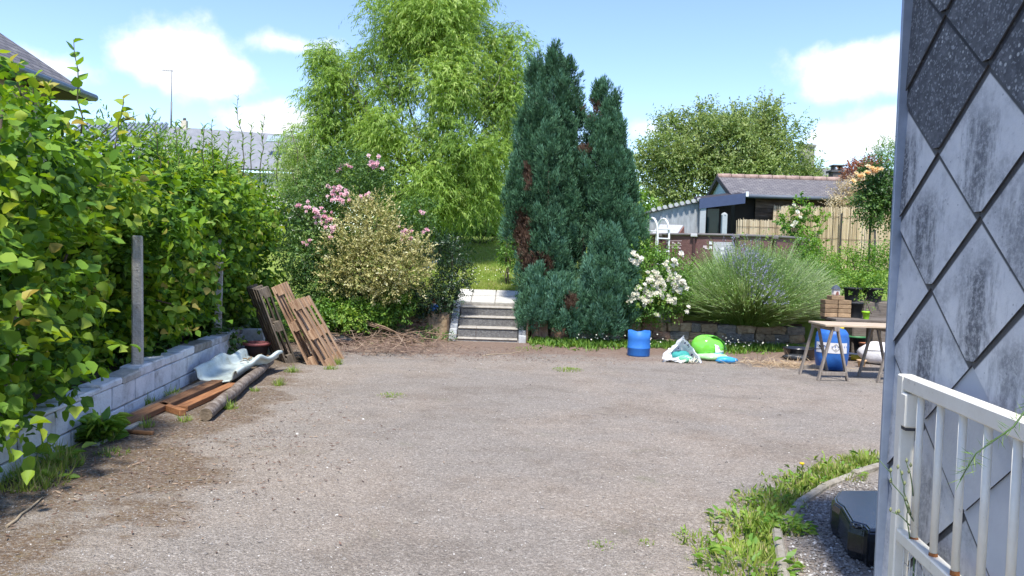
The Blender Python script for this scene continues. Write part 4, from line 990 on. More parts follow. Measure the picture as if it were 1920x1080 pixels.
for row in range(2):
    pool_patch(q, 1256, 1281, hh - .155 - row * .105, hh - .145 - row * .105, .008)
    for k in range(3): pool_patch(q, 1257 + k * 8.5, 1260 + k * 8.5, hh - .215 - row * .105, hh - .175 - row * .105, .008); pool_patch(q, 1260.5 + k * 8.5, 1262.5 + k * 8.5, hh - .235 - row * .105, hh - .20 - row * .105, .008)
pool_patch(q, 1316, 1322, hh - .30, hh - .25, .008); pool_patch(q, 1319, 1325, hh - .33, hh - .30, .008)
q.build('printed_pictograms', mat('pictogram_pink_white', (.60, .50, .52), 9, .5), pl)
# ladder
WPL = mat('white_tube', (.74, .75, .76), 9, .35)
lx = D(1233, 437, 18.2).x; ld = thing('pool_ladder', 'white tubular ladder arching over the rim at the left end of the pool', 'ladder', (lx, 18.25, 1.25), (0, 0, .5))
for s in (-.17, .17):
    MB().tube([(s, -.24, -.05), (s, -.23, .85)] + [(s, -.21 * math.cos(math.pi * i / 8), .98 + .30 * math.sin(math.pi * i / 8)) for i in range(9)] + [(s, .23, .85), (s, .26, -.05)], .024, 8).build('rail', WPL, ld)
for z in (.2, .5, .8, 1.02): MB().box((0, -.235, z), (.34, .07, .03)).build('tread', WPL, ld, bevel=.006)
MB().box((0, .2, .98), (.34, .07, .03)).build('tread', WPL, ld, bevel=.006)

SLATE = mat('weathered_slate', [(.3, (.085, .08, .085)), (.5, (.15, .14, .14)), (.64, (.21, .20, .195)), (.8, (.42, .41, .38))], 2.4, .8, .5, 14, stretch=(1, 3, 3), nrough=.75)
def slate_tex(name, c0, c1, mortar, scale):
    m, nt, N, Lk, b = nodes_of(name); tc = N.new('ShaderNodeTexCoord'); br = N.new('ShaderNodeTexBrick'); Lk.new(tc.outputs['UV'], br.inputs['Vector']); br.inputs['Scale'].default_value = scale
    br.inputs['Color1'].default_value = rgba(c0); br.inputs['Color2'].default_value = rgba(c1); br.inputs['Mortar'].default_value = rgba(mortar); br.inputs['Mortar Size'].default_value = .03; br.inputs['Brick Width'].default_value = .6; br.inputs['Row Height'].default_value = .3
    nz = N.new('ShaderNodeTexNoise'); nz.inputs['Scale'].default_value = 2.2; nz.inputs['Detail'].default_value = 8; nz.inputs['Roughness'].default_value = .75; Lk.new(tc.outputs['UV'], nz.inputs['Vector'])
    mr = N.new('ShaderNodeMapRange'); Lk.new(nz.outputs[0], mr.inputs[0]); mr.inputs[1].default_value = .56; mr.inputs[2].default_value = .72; mr.inputs[4].default_value = .6
    mx = N.new('ShaderNodeMixRGB'); Lk.new(mr.outputs[0], mx.inputs[0]); Lk.new(br.outputs[0], mx.inputs[1]); mx.inputs[2].default_value = (.34, .33, .29, 1)
    Lk.new(mx.outputs[0], b.inputs['Base Color']); b.inputs['Roughness'].default_value = .8
    bp = N.new('ShaderNodeBump'); bp.inputs['Strength'].default_value = .6; bp.inputs['Distance'].default_value = .03; Lk.new(br.outputs[1], bp.inputs['Height']); bp.invert = True; Lk.new(bp.outputs[0], b.inputs['Normal']); return m
SL1 = slate_tex('shed_slates', (.115, .105, .11), (.18, .165, .165), (.05, .05, .055), 3.3)
SL2 = slate_tex('house_slates', (.10, .095, .105), (.155, .145, .15), (.05, .05, .055), 2.2)
def roof_plane(name, pts, th, m_, parent):
    """slab with UV along its first edge and down the slope"""
    pts = [Vector(p) for p in pts]; u = (pts[1] - pts[0]).normalized(); nrm_ = u.cross(pts[2] - pts[1]).normalized()
    if nrm_.z < 0: nrm_ = -nrm_
    v = nrm_.cross(u); o = MB().solid(pts, -nrm_ * th).build(name, m_, parent); me = o.data; uv = me.uv_layers.new(name='UVMap')
    for l in me.loops: d = me.vertices[l.vertex_index].co - pts[0]; uv.data[l.index].uv = (d.dot(u), d.dot(v))
    return o
sb = Vector((6.4, 22.6, 1.7)); shd = thing('garden_shed', 'weathered timber shed with slate roof and pale blue gable behind the pool', 'shed', sb)
def S(x, y, z): return Vector((x, y, z)) - sb
RZ, EZ, EY, RY, BKY = 4.20, 3.52, 22.45, 24.0, 25.55
X0, X1 = 6.35, 10.1
roof_plane('roof', [S(X0 - .12, RY, RZ), S(X1, RY, RZ), S(X1, EY, EZ), S(X0 - .12, EY, EZ)], .05, SL1, shd)
roof_plane('roof', [S(X0 - .12, RY, RZ), S(X1, RY, RZ), S(X1, BKY, EZ), S(X0 - .12, BKY, EZ)], .05, SL1, shd)
RDG = mat('ridge_terracotta', [(.3, (.26, .17, .14)), (.7, (.42, .31, .26))], 9, .85, .3, rnd=.1)
for k in range(9):
    x = X0 - .12 + k * .42; MB().tube([S(x, RY, RZ + .0), S(x + .40, RY, RZ + .0)], [.085, .098], 10).build('ridge_tile', RDG, shd)
MB().tube([S(X0 - .1, EY - .05, EZ - .04), S(X1, EY - .05, EZ - .04)], .055, 10).build('gutter', mat('grey_gutter', (.12, .14, .17), 9, .5), shd)
DKT = mat('tarred_boards', [(.3, (.035, .026, .020)), (.55, (.09, .065, .05)), (.75, (.19, .16, .14))], 5, .85, .4, 30, stretch=(.6, 5, 5), rnd=.3)
for k in range(12): MB().box(S((X0 + X1) / 2 + .33, 22.74 + .012 * (k % 2), 1.75 + .15 * k), (X1 - X0 - .75, .03, .144), rotm(.06, 0, 0)).build('wall_board', DKT, shd)
MB().box(S((X0 + X1) / 2, 24.1, 2.55), (X1 - X0 - .3, 2.4, 1.9)).build('body', mat('shed_inside', (.03, .026, .024), 9, .9), shd)
GBL = mat('pale_blue_panel', [(.3, (.36, .50, .58)), (.7, (.46, .60, .68))], 5, .6, .1)
MB().solid([S(X0 - .02, EY + .12, EZ - .02), S(X0 - .02, RY, RZ - .1), S(X0 - .02, BKY - .12, EZ - .02)], (.03, 0, 0)).build('gable_panel', GBL, shd)
for y0_, y1_ in ((RY, EY), (RY, BKY)): MB().bar(S(X0 - .13, y0_, RZ - .04), S(X0 - .13, y1_, EZ - .04), .03, .13).build('barge_board', mat('dark_barge', (.045, .04, .045), 9, .7), shd)
# porch fascia and lean-to on the left
ln0 = D(1312, 372, 22.0); ln1 = D(1398, 362, 22.0)
MB().solid([S(ln0.x, 22.0, ln0.z), S(ln0.x, 22.0, ln0.z - .29), S(ln1.x, 22.0, ln1.z - .29), S(ln1.x, 22.0, ln1.z)], (0, .04, 0)).build('porch_fascia', mat('slate_blue_fascia', (.055, .075, .14), 9, .5), shd)
MB().solid([S(ln0.x, 22.04, ln0.z - .03), S(ln1.x, 22.04, ln1.z - .03), S(ln1.x, 22.75, ln1.z + .1), S(ln0.x, 22.75, ln0.z + .1)], (0, 0, -.05)).build('porch_roof', mat('dark_barge', (.045, .04, .045)), shd)
MB().box(S(ln1.x + .04, 21.98, ln1.z - .03), (.07, .05, .14)).build('downpipe_elbow', WPL, shd)
GYW = mat('grey_lean_to_wall', [(.3, (.22, .23, .235)), (.6, (.34, .355, .36)), (.75, (.42, .43, .43))], 4, .85, .3, 30, stretch=(3, 3, .6))
lw0 = D(1218, 400, 22.3); lw1 = D(1314, 379, 22.3)
MB().solid([S(lw0.x, 22.3, 1.5), S(lw1.x, 22.3, 1.5), S(lw1.x, 22.3, lw1.z), S(lw0.x, 22.3, lw0.z)], (0, .06, 0)).build('lean_to_wall', GYW, shd)
MB().solid([S(lw0.x - .1, 22.2, lw0.z + .05), S(lw1.x + .02, 22.2, lw1.z + .06), S(lw1.x + .02, 24.4, lw1.z + .05), S(lw0.x - .1, 24.4, lw0.z + .05)], (0, 0, -.05)).build('lean_to_roof', SLATE, shd)
for k in range(9):
    q = S(lw0.x, 22.18, lw0.z).lerp(S(lw1.x, 22.18, lw1.z), (k + .5) / 9); MB().lathe([(.06, -.05), (.06, .05)], 8, (0, 0, 0)).build('edge_tile', mat('pale_edge_tile', (.44, .44, .42), 9, .8), shd, (q.x, q.y, q.z + .08), (math.pi / 2, 0, 0))
cpx = D(1317, 410, 22.1).x; MB().box(S(cpx, 22.1, 2.35), (.17, .12, 1.7)).build('corner_post', mat('pale_post', (.40, .42, .41), 9, .8), shd, bevel=.01)
dx0, dx1 = D(1324, 410, 22.6).x, D(1372, 410, 22.6).x
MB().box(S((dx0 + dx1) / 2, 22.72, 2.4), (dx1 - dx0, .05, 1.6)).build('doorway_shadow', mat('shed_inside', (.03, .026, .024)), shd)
MB().box(S(dx0 + .2, 22.62, 2.35), (.34, .03, 1.5)).build('door_pane', mat('dark_green_glass', (.02, .05, .05), 9, .1), shd)
b = D(1357, 434, 21.6); o = MB().box((0, 0, .5), (.14, .14, 1.0), None, 1).lathe([(.10, 1.0), (.07, 1.05), (.01, 1.08)], 4, smooth=False).build('concrete_post', mat('pale_post', (.40, .42, .41)), None, (b.x, 21.6, 1.86), bevel=.008); tag(o, 'pale concrete post with a pointed top in front of the shed door', 'post')
cf = D(1262, 434, 20.9); t = thing('cold_frame', 'sloping grey cold frame lid with reddish sides behind the pool ladder', 'cold frame', (cf.x, 21.9, 1.6))
MB().solid([(-.5, -.3, .6), (.2, -.3, .6), (.55, .3, .98), (-.15, .3, .98)], (0, 0, -.03)).build('lid', mat('grey_lid', (.40, .40, .42), 9, .6), t)
MB().solid([(.2, -.31, .57), (.55, .29, .94), (.6, .29, .0), (.2, -.31, .0)], (.03, 0, 0)).build('side', mat('red_brown_side', (.22, .10, .08), 9, .8), t)

REED = leaf_mat('dry_reed', [(0, (.40, .31, .19)), (.5, (.58, .47, .30)), (1, (.70, .59, .41))], .8, .12)
def reed_screen(label, x0, x1, y0, y1, zb, zt, seed):
    t = thing('reed_screen', label, 'screen', (x0, y0, zb), group='reed screens'); rg = np.random.default_rng(seed)
    n = int(math.hypot(x1 - x0, y1 - y0) / .0055); s = rg.random(n); pos = np.stack([s * (x1 - x0), s * (y1 - y0) + rg.uniform(-.012, .012, n), np.full(n, 0.)], 1)
    d = np.stack([rg.normal(0, .012, n), np.zeros(n), np.ones(n)], 1); nm = np.stack([rg.normal(0, .5, n), -np.ones(n), np.zeros(n)], 1)
    Lh = (zt - zb) + rg.normal(0, .02, n); T_, F_ = TPL['blade']
    tint = np.clip(.5 + .25 * np.sin(s * 23) + rg.normal(0, .22, n), 0, 1)
    o = link('canes', leaf_mesh('canes', pos, d, nm, Lh, .014, 'cane', tint), REED, t); o['kind'] = 'stuff'
    w = MB()
    for z in (.15, .5, .85): w.bar((0, -.02, (zt - zb) * z), (x1 - x0, y1 - y0 - .02, (zt - zb) * z), .006, .006)
    w.build('binding_wire', mat('rusty_wire', (.2, .12, .08)), t); return t
def rs(label, p0, p1, y0, y1, zt, seed, zb=None):
    a, c = D(p0, 450, y0).x, D(p1, 450, y1).x; reed_screen(label, a, c, y0, y1, zb if zb else H(a, y0) - .05, zt, seed)
rs('tall reed screen left of the dark fence stake, behind the pool edge', 1462, 1572, 20.8, 20.5, 3.08, 1)
rs('tall reed screen right of the dark fence stake, behind the standard rose', 1574, 1700, 20.5, 20.3, 3.08, 2)
rs('low strip of reed screen in front of the shed boards', 1381, 1472, 21.6, 21.5, 2.74, 3)
rs('small reed panel fixed high on the shed wall', 1447, 1490, 22.55, 22.5, 3.22, 4, 2.70)
sk = D(1576, 430, 20.35); o = MB().box((0, 0, .75), (.035, .035, 1.5)).build('fence_stake', mat('dark_stake', (.05, .045, .04), 9, .8), None, (sk.x, 20.32, 1.42), bevel=.004); tag(o, 'thin dark stake between the two tall reed screens', 'stake')

# outbuilding with the brick chimney, beyond the shed
ob = Vector((10.6, 27, 1.9)); hb2 = thing('outbuilding', 'small grey-roofed outbuilding with a brick chimney right of the shed', 'building', ob)
def O(x, y, z): return Vector((x, y, z)) - ob
xl, xr = D(1478, 350, 27).x, D(1640, 350, 27).x; rz_ = D(1560, 347, 27).z; ez_ = D(1560, 392, 25.4).z
roof_plane('roof', [O(xl, 27, rz_), O(xr, 27, rz_), O(xr, 25.4, ez_), O(xl, 25.4, ez_)], .06, SL2, hb2); roof_plane('roof', [O(xl, 27, rz_), O(xr, 27, rz_), O(xr, 28.6, ez_), O(xl, 28.6, ez_)], .06, SL2, hb2)
MB().box(O((xl + xr) / 2, 27, (2 + ez_) / 2 - .1), (xr - xl - .2, 2.9, ez_ - 2)).build('wall', mat('grey_render', (.30, .30, .30)), hb2)
for k in range(6): MB().tube([O(xl + k * .5, 27, rz_), O(xl + k * .5 + .48, 27, rz_)], .07, 8).build('ridge_tile', mat('grey_ridge', (.10, .09, .095), 9, .8), hb2)
cb0 = D(1569, 345, 27.6); ch = MB().box(O(cb0.x, 27.6, cb0.z), (.46, .4, .8)).build('chimney', mat('dark_brick', [(.3, (.085, .075, .07)), (.7, (.17, .15, .14))], 14, .9, .3), hb2)
MB().box(O(cb0.x, 27.6, cb0.z + .43), (.62, .5, .07)).box(O(cb0.x - .15, 27.6, cb0.z + .54), (.05, .3, .16)).box(O(cb0.x + .1, 27.6, cb0.z + .54), (.05, .3, .16)).box(O(cb0.x - .02, 27.6, cb0.z + .64), (.42, .4, .04)).build('chimney_cap', mat('dark_cap', (.09, .09, .095), 9, .8), ch)

# neighbour's house, top left
hc = Vector((-7.7, 14.1, 4.2)); hs_ = thing('neighbour_house', 'hipped slate roof of the neighbouring house above the hedge, top left', 'house', (-12, 9, .3))
def Hh(x, y, z): return Vector((x, y, z)) - Vector((-12, 9, .3))
xa, xb, ya, yb = -17.7, -7.7, 2.0, 14.1; hp = .8; hw = (xb - xa) / 2; zr = 4.2 + hw * hp; xm = (xa + xb) / 2
A1, A2, A3, A4 = Hh(xb, ya, 4.2), Hh(xb, yb, 4.2), Hh(xa, yb, 4.2), Hh(xa, ya, 4.2); R1, R2 = Hh(xm, ya + hw, zr), Hh(xm, yb - hw, zr)
for pts in ([A1, A2, R2, R1], [A2, A3, R2], [A3, A4, R1, R2], [A4, A1, R1]): roof_plane('roof', pts, .08, SL2, hs_)
MB().box(Hh(xm, (ya + yb) / 2, 2.2), (xb - xa - 1.0, yb - ya - 1.0, 3.9)).build('wall', mat('beige_render', [(.3, (.30, .26, .21)), (.7, (.42, .38, .32))], 5, .9, .3), hs_)
MB().box(Hh(xm, (ya + yb) / 2, 4.13), (xb - xa - .1, yb - ya - .1, .05)).build('soffit', mat('dark_soffit', (.055, .045, .038), 9, .8), hs_)
GUT = mat('zinc_gutter', (.20, .235, .26), 9, .4, metal=.4)
MB().tube([Hh(xb + .03, ya, 4.16), Hh(xb + .03, yb + .05, 4.16)], .065, 10).build('gutter', GUT, hs_); MB().tube([Hh(xa, yb + .05, 4.16), Hh(xb, yb + .05, 4.16)], .06, 10).build('gutter', GUT, hs_)

# barn with ribbed metal roof and the long roof behind it
br_ = thing('ribbed_roof_barn', 'barn with a blue-grey ribbed metal roof beyond the hedge', 'building', (-17, 34, .5))
def Bn(p): return Vector(p) - Vector((-17, 34, .5))
q0, q1, q2, q3 = D(150, 231, 36), D(316, 231, 38), D(258, 292, 31.5), D(70, 300, 29.5)
MET = mat('blue_grey_metal_roof', [(.3, (.19, .22, .26)), (.7, (.26, .29, .33))], 2, .45, .05, metal=.2)
roof_plane('roof', [Bn(q0), Bn(q1), Bn(q2), Bn(q3)], .08, MET, br_)
up_ = (q1 - q0).cross(q2 - q1).normalized(); up_ = up_ if up_.z > 0 else -up_
for k in range(19):
    a = q0.lerp(q1, (k + .5) / 19) + up_ * .03; c = q3.lerp(q2, (k + .5) / 19) + up_ * .03; MB().bar(Bn(a), Bn(c), .09, .06, tuple(up_)).build('roof_rib', MET, br_)
WHR = mat('white_render', [(.3, (.52, .50, .46)), (.7, (.66, .64, .60))], 3, .9, .2)
e2 = Vector((q1.x + (q1.x - q2.x) * .9, q1.y + 2.0, q2.z))
MB().solid([Bn((q2.x, q2.y + .15, .5)), Bn((q2.x, q2.y + .15, q2.z - .1)), Bn((q1.x - .05, q1.y + .1, q1.z - .12)), Bn(e2), Bn((e2.x, e2.y, .5))], (-.2, .1, 0)).build('gable_wall', WHR, br_)
MB().box(Bn(((q3.x + q2.x) / 2, 34.5, 2.2)), (q2.x - q3.x - .6, 4.0, 3.4)).build('wall', WHR, br_)
fr_ = thing('long_roof_house', 'long grey-roofed house with cream chimney far beyond the hedge', 'building', (-14, 46, .5))
def Fh(p): return Vector(p) - Vector((-14, 46, .5))
a0, a1, a2, a3 = D(300, 236, 46), D(590, 256, 46), D(590, 322, 42), D(300, 308, 42)
roof_plane('roof', [Fh(a0), Fh(a1), Fh(a2), Fh(a3)], .1, mat('pale_slate', [(.3, (.17, .175, .19)), (.7, (.23, .235, .25))], 3, .7, .2), fr_)
MB().box(Fh(((a0.x + a1.x) / 2, 44.5, a2.z / 2 + .2)), (a1.x - a0.x, 4, a2.z - .6)).build('wall', WHR, fr_)
c0 = D(346, 236, 46); cm = MB().box(Fh((c0.x, 46, c0.z - .1)), (.30, .30, .8)).build('chimney', mat('cream_chimney', (.58, .52, .42), 9, .9), fr_); MB().lathe([(.10, 0), (.08, .16)], 10, Fh((c0.x, 46, c0.z + .30))).build('chimney_pot', mat('dark_cap', (.09, .09, .095)), cm)
sk_ = D(518, 268, 43.6); MB().box(Fh((sk_.x, 43.4, sk_.z + .2)), (.9, .06, .5), rotm(-.7, 0, 0)).build('skylight', mat('skylight_glass', (.30, .36, .42), 9, .1), fr_)
an = D(321, 230, 45); anz = D(321, 131, 45).z; t = thing('tv_antenna', 'thin television antenna mast rising above the far roof', 'antenna', (an.x, 45, an.z - .3))
MB().tube([(0, 0, 0), (0, 0, 1.5)], .05, 6).tube([(0, 0, 1.5), (0, 0, anz - an.z + .3)], .022, 6).build('mast', mat('galvanised', (.18, .18, .19), 9, .5), t)
q = MB().tube([(-.55, 0, anz - an.z + .25), (.1, 0, anz - an.z + .25)], .010, 5)
for k in range(5): q.tube([(-.5 + k * .12, -.3, anz - an.z + .25), (-.5 + k * .12, .3, anz - an.z + .25)], .008, 5)
q.build('elements', mat('galvanised', (.18, .18, .19)), t)

# ------------------------------------------------------------------ vegetation
HAZ = leaf_mat('hazel_leaf', [(0, (.042, .10, .018)), (.3, (.092, .20, .026)), (.6, (.18, .315, .034)), (.85, (.30, .39, .05)), (1, (.40, .34, .09))], .55, .36, .25)
NAR = leaf_mat('narrow_leaf', [(0, (.045, .11, .02)), (.4, (.11, .22, .032)), (.75, (.20, .33, .05)), (1, (.30, .35, .08))], .45)
WIL = leaf_mat('willow_leaf', [(0, (.11, .20, .04)), (.4, (.21, .335, .06)), (.75, (.315, .44, .09)), (1, (.45, .53, .18))], .5, .42)
CON = leaf_mat('conifer_spray', [(0, (.14, .085, .055)), (.10, (.10, .062, .042)), (.13, (.030, .078, .036)), (.4, (.070, .165, .078)), (.66, (.085, .195, .115)), (.85, (.105, .235, .165)), (1, (.17, .33, .21))], .6, .15)
EUO = leaf_mat('variegated_leaf', [(0, (.06, .10, .025)), (.3, (.17, .20, .055)), (.55, (.38, .36, .13)), (.8, (.55, .51, .24)), (1, (.62, .60, .36))], .45, .25)
DRK = leaf_mat('dark_glossy_leaf', [(0, (.010, .024, .010)), (.5, (.026, .060, .022)), (1, (.075, .13, .05))], .3, .15, .5)
ROS = leaf_mat('rose_leaf', [(0, (.032, .078, .02)), (.5, (.085, .17, .04)), (1, (.19, .29, .07))], .4)
LIM = leaf_mat('fresh_green_leaf', [(0, (.06, .14, .024)), (.5, (.135, .27, .038)), (1, (.27, .38, .07))], .5)
TRE = leaf_mat('far_tree_leaf', [(0, (.085, .15, .038)), (.5, (.19, .275, .075)), (1, (.35, .40, .17))], .5)
GRS = leaf_mat('grass_blade', [(0, (.08, .15, .025)), (.5, (.19, .30, .045)), (.8, (.29, .37, .07)), (1, (.46, .41, .18))], .55)
PINK = leaf_mat('pink_petal', [(0, (.66, .36, .42)), (.5, (.76, .54, .57)), (1, (.82, .73, .69))], .6, .3)
WHT = leaf_mat('white_petal', [(0, (.66, .64, .50)), (1, (.82, .80, .72))], .6, .3)
PEACH = leaf_mat('peach_petal', [(0, (.74, .46, .26)), (.5, (.80, .62, .30)), (1, (.82, .72, .58))], .6, .3)
LAVS = leaf_mat('lavender_stem', [(0, (.08, .17, .03)), (.5, (.165, .29, .06)), (.8, (.27, .38, .13)), (1, (.40, .46, .26))], .6, .25)
LAVF = leaf_mat('lavender_flower', [(0, (.17, .165, .28)), (.5, (.27, .265, .40)), (1, (.40, .39, .48))], .7, .2)
REDL = leaf_mat('red_leaf', [(0, (.10, .03, .02)), (.6, (.26, .09, .05)), (1, (.36, .20, .10))], .5)
BEI = leaf_mat('faded_blossom', [(0, (.34, .27, .14)), (.6, (.56, .47, .29)), (1, (.68, .61, .44))], .7, .3)

def trunk(parent, pts, r0, r1, m_=None, name='trunk', n=9):
    k = len(pts); MB().tube(pts, [r0 + (r1 - r0) * i / (k - 1) for i in range(k)], n).build(name, m_ or BARK, parent)
def branches(parent, base, lobes, r0, seed, name='branch', m_=None, take=None, amp=.05, r1=.008):
    mb = MB(); r = random.Random(seed)
    for c, R in (lobes if take is None else r.sample(lobes, min(take, len(lobes)))):
        p1 = Vector(c) + Vector((r.uniform(-.4, .4) * R[0], r.uniform(-.4, .4) * R[1], r.uniform(0, .6) * R[2])); p0 = Vector(base) + Vector((r.uniform(-.1, .1), r.uniform(-.1, .1), 0))
        pts = wiggle(p0, p1, 6, amp, r.random()); mb.tube(pts, [r0 + (r1 - r0) * i / 6 for i in range(7)], 6)
    return mb.build(name, m_ or BARK, parent)
def split_big(arr, count):
    """indices of the leaves that show largest: nearest leaf in each small patch of the hedge face"""
    p = arr[0]; f = np.array(_f); r = np.array(_r); u = np.array(_u); q = p - np.array((0, 0, EYE)); dz = q @ f
    x = 960 + F_PX * (q @ r) / dz; y = 540 - F_PX * (q @ u) / dz; ok = np.where((dz > 1) & (x > 5) & (x < 1900) & (y > 5) & (y < 1075))[0]
    o = ok[np.argsort(dz[ok])]; seen = set(); pick = []
    for i in o:
        c = (int(x[i] // 22), int(y[i] // 22))
        if c in seen: continue
        seen.add(c); pick.append(i)
        if len(pick) >= count: break
    return np.array(pick)
_leafvar = {}
def single_leaves(parent, m_, arr, idx, L, W, tpl):
    key = (m_.name, tpl)
    if key not in _leafvar:
        _leafvar[key] = []
        for k in range(8):
            me = leaf_mesh('leaf', np.zeros((1, 3)), np.array([[1., 0, 0]]), np.array([[0., 0, 1]]), 1.0, 1.0, tpl, np.array([k / 7])); me.materials.append(m_); _leafvar[key].append(me)
    for i in idx:
        d = Vector(arr[1][i]).normalized(); nm = Vector(arr[2][i]); s = nm.cross(d).normalized(); nn = d.cross(s); k = random.uniform(.8, 1.2)
        me = _leafvar[key][int(np.clip(round(arr[3][i] * 7), 0, 7))]; o = bpy.data.objects.new('leaf', me); COL.objects.link(o); o.parent = parent
        Mx = Matrix((d * L * k, s * W * k, nn * L * k)).transposed().to_4x4(); Mx.translation = Vector(arr[0][i]) - parent.location; o.matrix_local = Mx
def shoot(parent, m_, p0, p1, L, W, tpl, n, seed, bend=0.0, tint=.85, stem=.005):
    """one upright shoot with its stem and paired leaves"""
    r = random.Random(seed); base = parent.location; pts = wiggle(Vector(p0), Vector(p1), 6, .03, seed, -bend)
    o = MB().tube([q - base for q in pts], [stem * (1.4 - i / 7) for i in range(7)], 5).build('shoot', mat('green_stem', (.10, .10, .045), 9, .7), parent)
    pos, dr_, nm = [], [], []
    for k in range(n):
        t = .25 + .75 * (k + .5) / n; j = min(5, int(t * 6)); q = pts[j].lerp(pts[j + 1], t * 6 - j); ax_ = (pts[j + 1] - pts[j]).normalized()
        a = k * 2.4; sd_ = Vector((math.cos(a), math.sin(a) * .6, .25)); pos.append(q - base); dr_.append(ax_ * .5 + sd_); nm.append(Vector((0, 0, 1)) + sd_ * -.3 + Vector((r.uniform(-.5, .5), r.uniform(-.8, 0), 0)))
    sc_ = np.array([.6 + .5 * math.sin(math.pi * (.25 + .6 * (k + .5) / n)) for k in range(n)])
    link('shoot_leaves', leaf_mesh('shoot_leaves', np.array(pos), np.array(dr_), np.array(nm), L * sc_, W * sc_, tpl, np.array([tint + r.uniform(-.2, .2) for _ in range(n)])), m_, o)

# ---- the mixed hedge behind the block wall
def hedge_lobes(y0, y1, zlo, ztop, seed, step=.5, face=.0, depth=.55):
    r = random.Random(seed); out = []; y = y0
    while y < y1:
        zt = ztop(y); z = zlo
        while z < zt:
            for dd in (0, 1):
                c = (wall_x(y) - .42 - face - dd * depth + r.uniform(-.16, .16), y + r.uniform(-.2, .2), z + r.uniform(-.15, .15) - (.25 if z > zt - .5 and dd == 0 else 0) )
                out.append((np.array(c), np.array((r.uniform(.30, .44), r.uniform(.34, .5), r.uniform(.27, .42)))))
            z += .46
        y += step
    return out
def hedge_keep(p):
    wx = -3.14 - .106 * (p[:, 1] - 4.77)
    k = p[:, 2] > np.where(p[:, 0] < wx - .12, .30, .16)
    k &= ~((p[:, 1] > 5.9) & (p[:, 1] < 7.75) & (p[:, 2] < 1.66) & (p[:, 0] > wx - .20))      # trimmed clear of the tall post
    k &= ~((p[:, 1] > 7.0) & (p[:, 1] < 7.45) & (p[:, 2] < 1.6) & (p[:, 0] > wx - .42))
    k &= ~((p[:, 2] < .62) & (p[:, 0] > wx - .16) & (p[:, 1] > 5.5))                            # wall kept clear
    k &= p[:, 1] > 2.2
    return k
def zt1(y): return np.interp(y, [3, 5, 6.5, 7.6], [2.35, 2.42, 2.42, 2.3])
def zt2(y): return np.interp(y, [7, 8.3, 9.2, 10, 12, 13], [1.95, 2.05, 2.45, 2.65, 2.75, 2.5])
def zt3(y): return np.interp(y, [7, 8.3, 9.2, 10, 12, 13], [1.95, 2.1, 2.6, 2.85, 2.95, 2.8])
hA = thing('hazel_shrub', 'big-leaved hazel hedge shrub nearest the camera, at the left edge', 'shrub', (wall_x(5) - .6, 5, .3))
lob = hedge_lobes(2.8, 7.5, .5, zt1, 1)
for y in (4.2, 4.6, 5.0, 5.35): lob.append((np.array((wall_x(y) + .04, y, .62 + .2 * (y % 1))), np.array((.26, .3, .30))))
for y in (4.4, 5.0, 5.6): lob.append((np.array((wall_x(y) - .1, y, 1.25)), np.array((.3, .36, .36))))
arr = gen_leaves(lob, 32000, 6, .28, up=.30, droop=.25, ang=.95, hang=.18, keep=hedge_keep, base_t=.36, tip=.42, lobe_var=.13)
bigi = split_big(arr, 300); rest = np.setdiff1d(np.arange(len(arr[0])), bigi)
k = len(rest); s_ = rng.uniform(.45, 1.2, k)
o = link('foliage', leaf_mesh('foliage', arr[0][rest] - np.array(hA.location), arr[1][rest], arr[2][rest], .080 * s_, .073 * s_ * rng.uniform(.7, 1.1, k), 'oval', arr[3][rest]), HAZ, hA); o['kind'] = 'stuff'
single_leaves(hA, HAZ, arr, bigi, .09, .08, 'oval')
branches(hA, (0, 0, 0), [(l[0] - np.array(hA.location), l[1]) for l in lob], .022, 1, 'stem', BARK, 30)
for k, (a, c, y) in enumerate((((152, 250), (138, 74), 5.9), ((40, 180), (20, 112), 5.3), ((95, 200), (88, 160), 5.6), ((215, 290), (232, 180), 6.4), ((180, 260), (258, 216), 6.5), ((60, 210), (66, 140), 5.5))):
    shoot(hA, HAZ, D(*a, y), D(*c, y), .085, .075, 'oval', 9 if k == 0 else 6, k, .02, .78 if k else .5)
hB = thing('hazel_shrub', 'big-leaved hazel hedge shrub behind the tall concrete post and the slide', 'shrub', (wall_x(10) - .6, 10, .3))
lob = hedge_lobes(7.5, 13.0, .5, zt2, 2, face=-.02)
arr = gen_leaves(lob, 42000, 6, .30, up=.25, droop=.25, ang=.95, hang=.18, keep=hedge_keep, base_t=.33, tip=.42, lobe_var=.13)
bigi = split_big(arr, 300); rest = np.setdiff1d(np.arange(len(arr[0])), bigi); k = len(rest); s_ = rng.uniform(.45, 1.2, k)
o = link('foliage', leaf_mesh('foliage', arr[0][rest] - np.array(hB.location), arr[1][rest], arr[2][rest], .092 * s_, .078 * s_, 'oval', arr[3][rest]), HAZ, hB); o['kind'] = 'stuff'
single_leaves(hB, HAZ, arr, bigi, .092, .08, 'oval')
branches(hB, (0, 0, 0), [(l[0] - np.array(hB.location), l[1]) for l in lob], .022, 2, 'stem', BARK, 30)
hC = thing('narrow_leaved_shrub', 'narrow-leaved bright green shrub topping the hedge below the far roofs', 'shrub', (wall_x(10) - 1.1, 10, .3))
lob = [l for l in hedge_lobes(7.3, 13.1, 1.7, zt3, 3, face=.1) if l[0][2] > 1.5]
foliage('foliage', hC, NAR, lob, 13000, .085, .020, 'long', hC.location, 9, .38, up=.75, droop=.1, ang=.7, hang=.0, nup=.5, base_t=.45, tip=.4)
branches(hC, (0, 0, 0), [(l[0] - np.array(hC.location), l[1]) for l in lob], .02, 3, 'stem', BARK, 22)
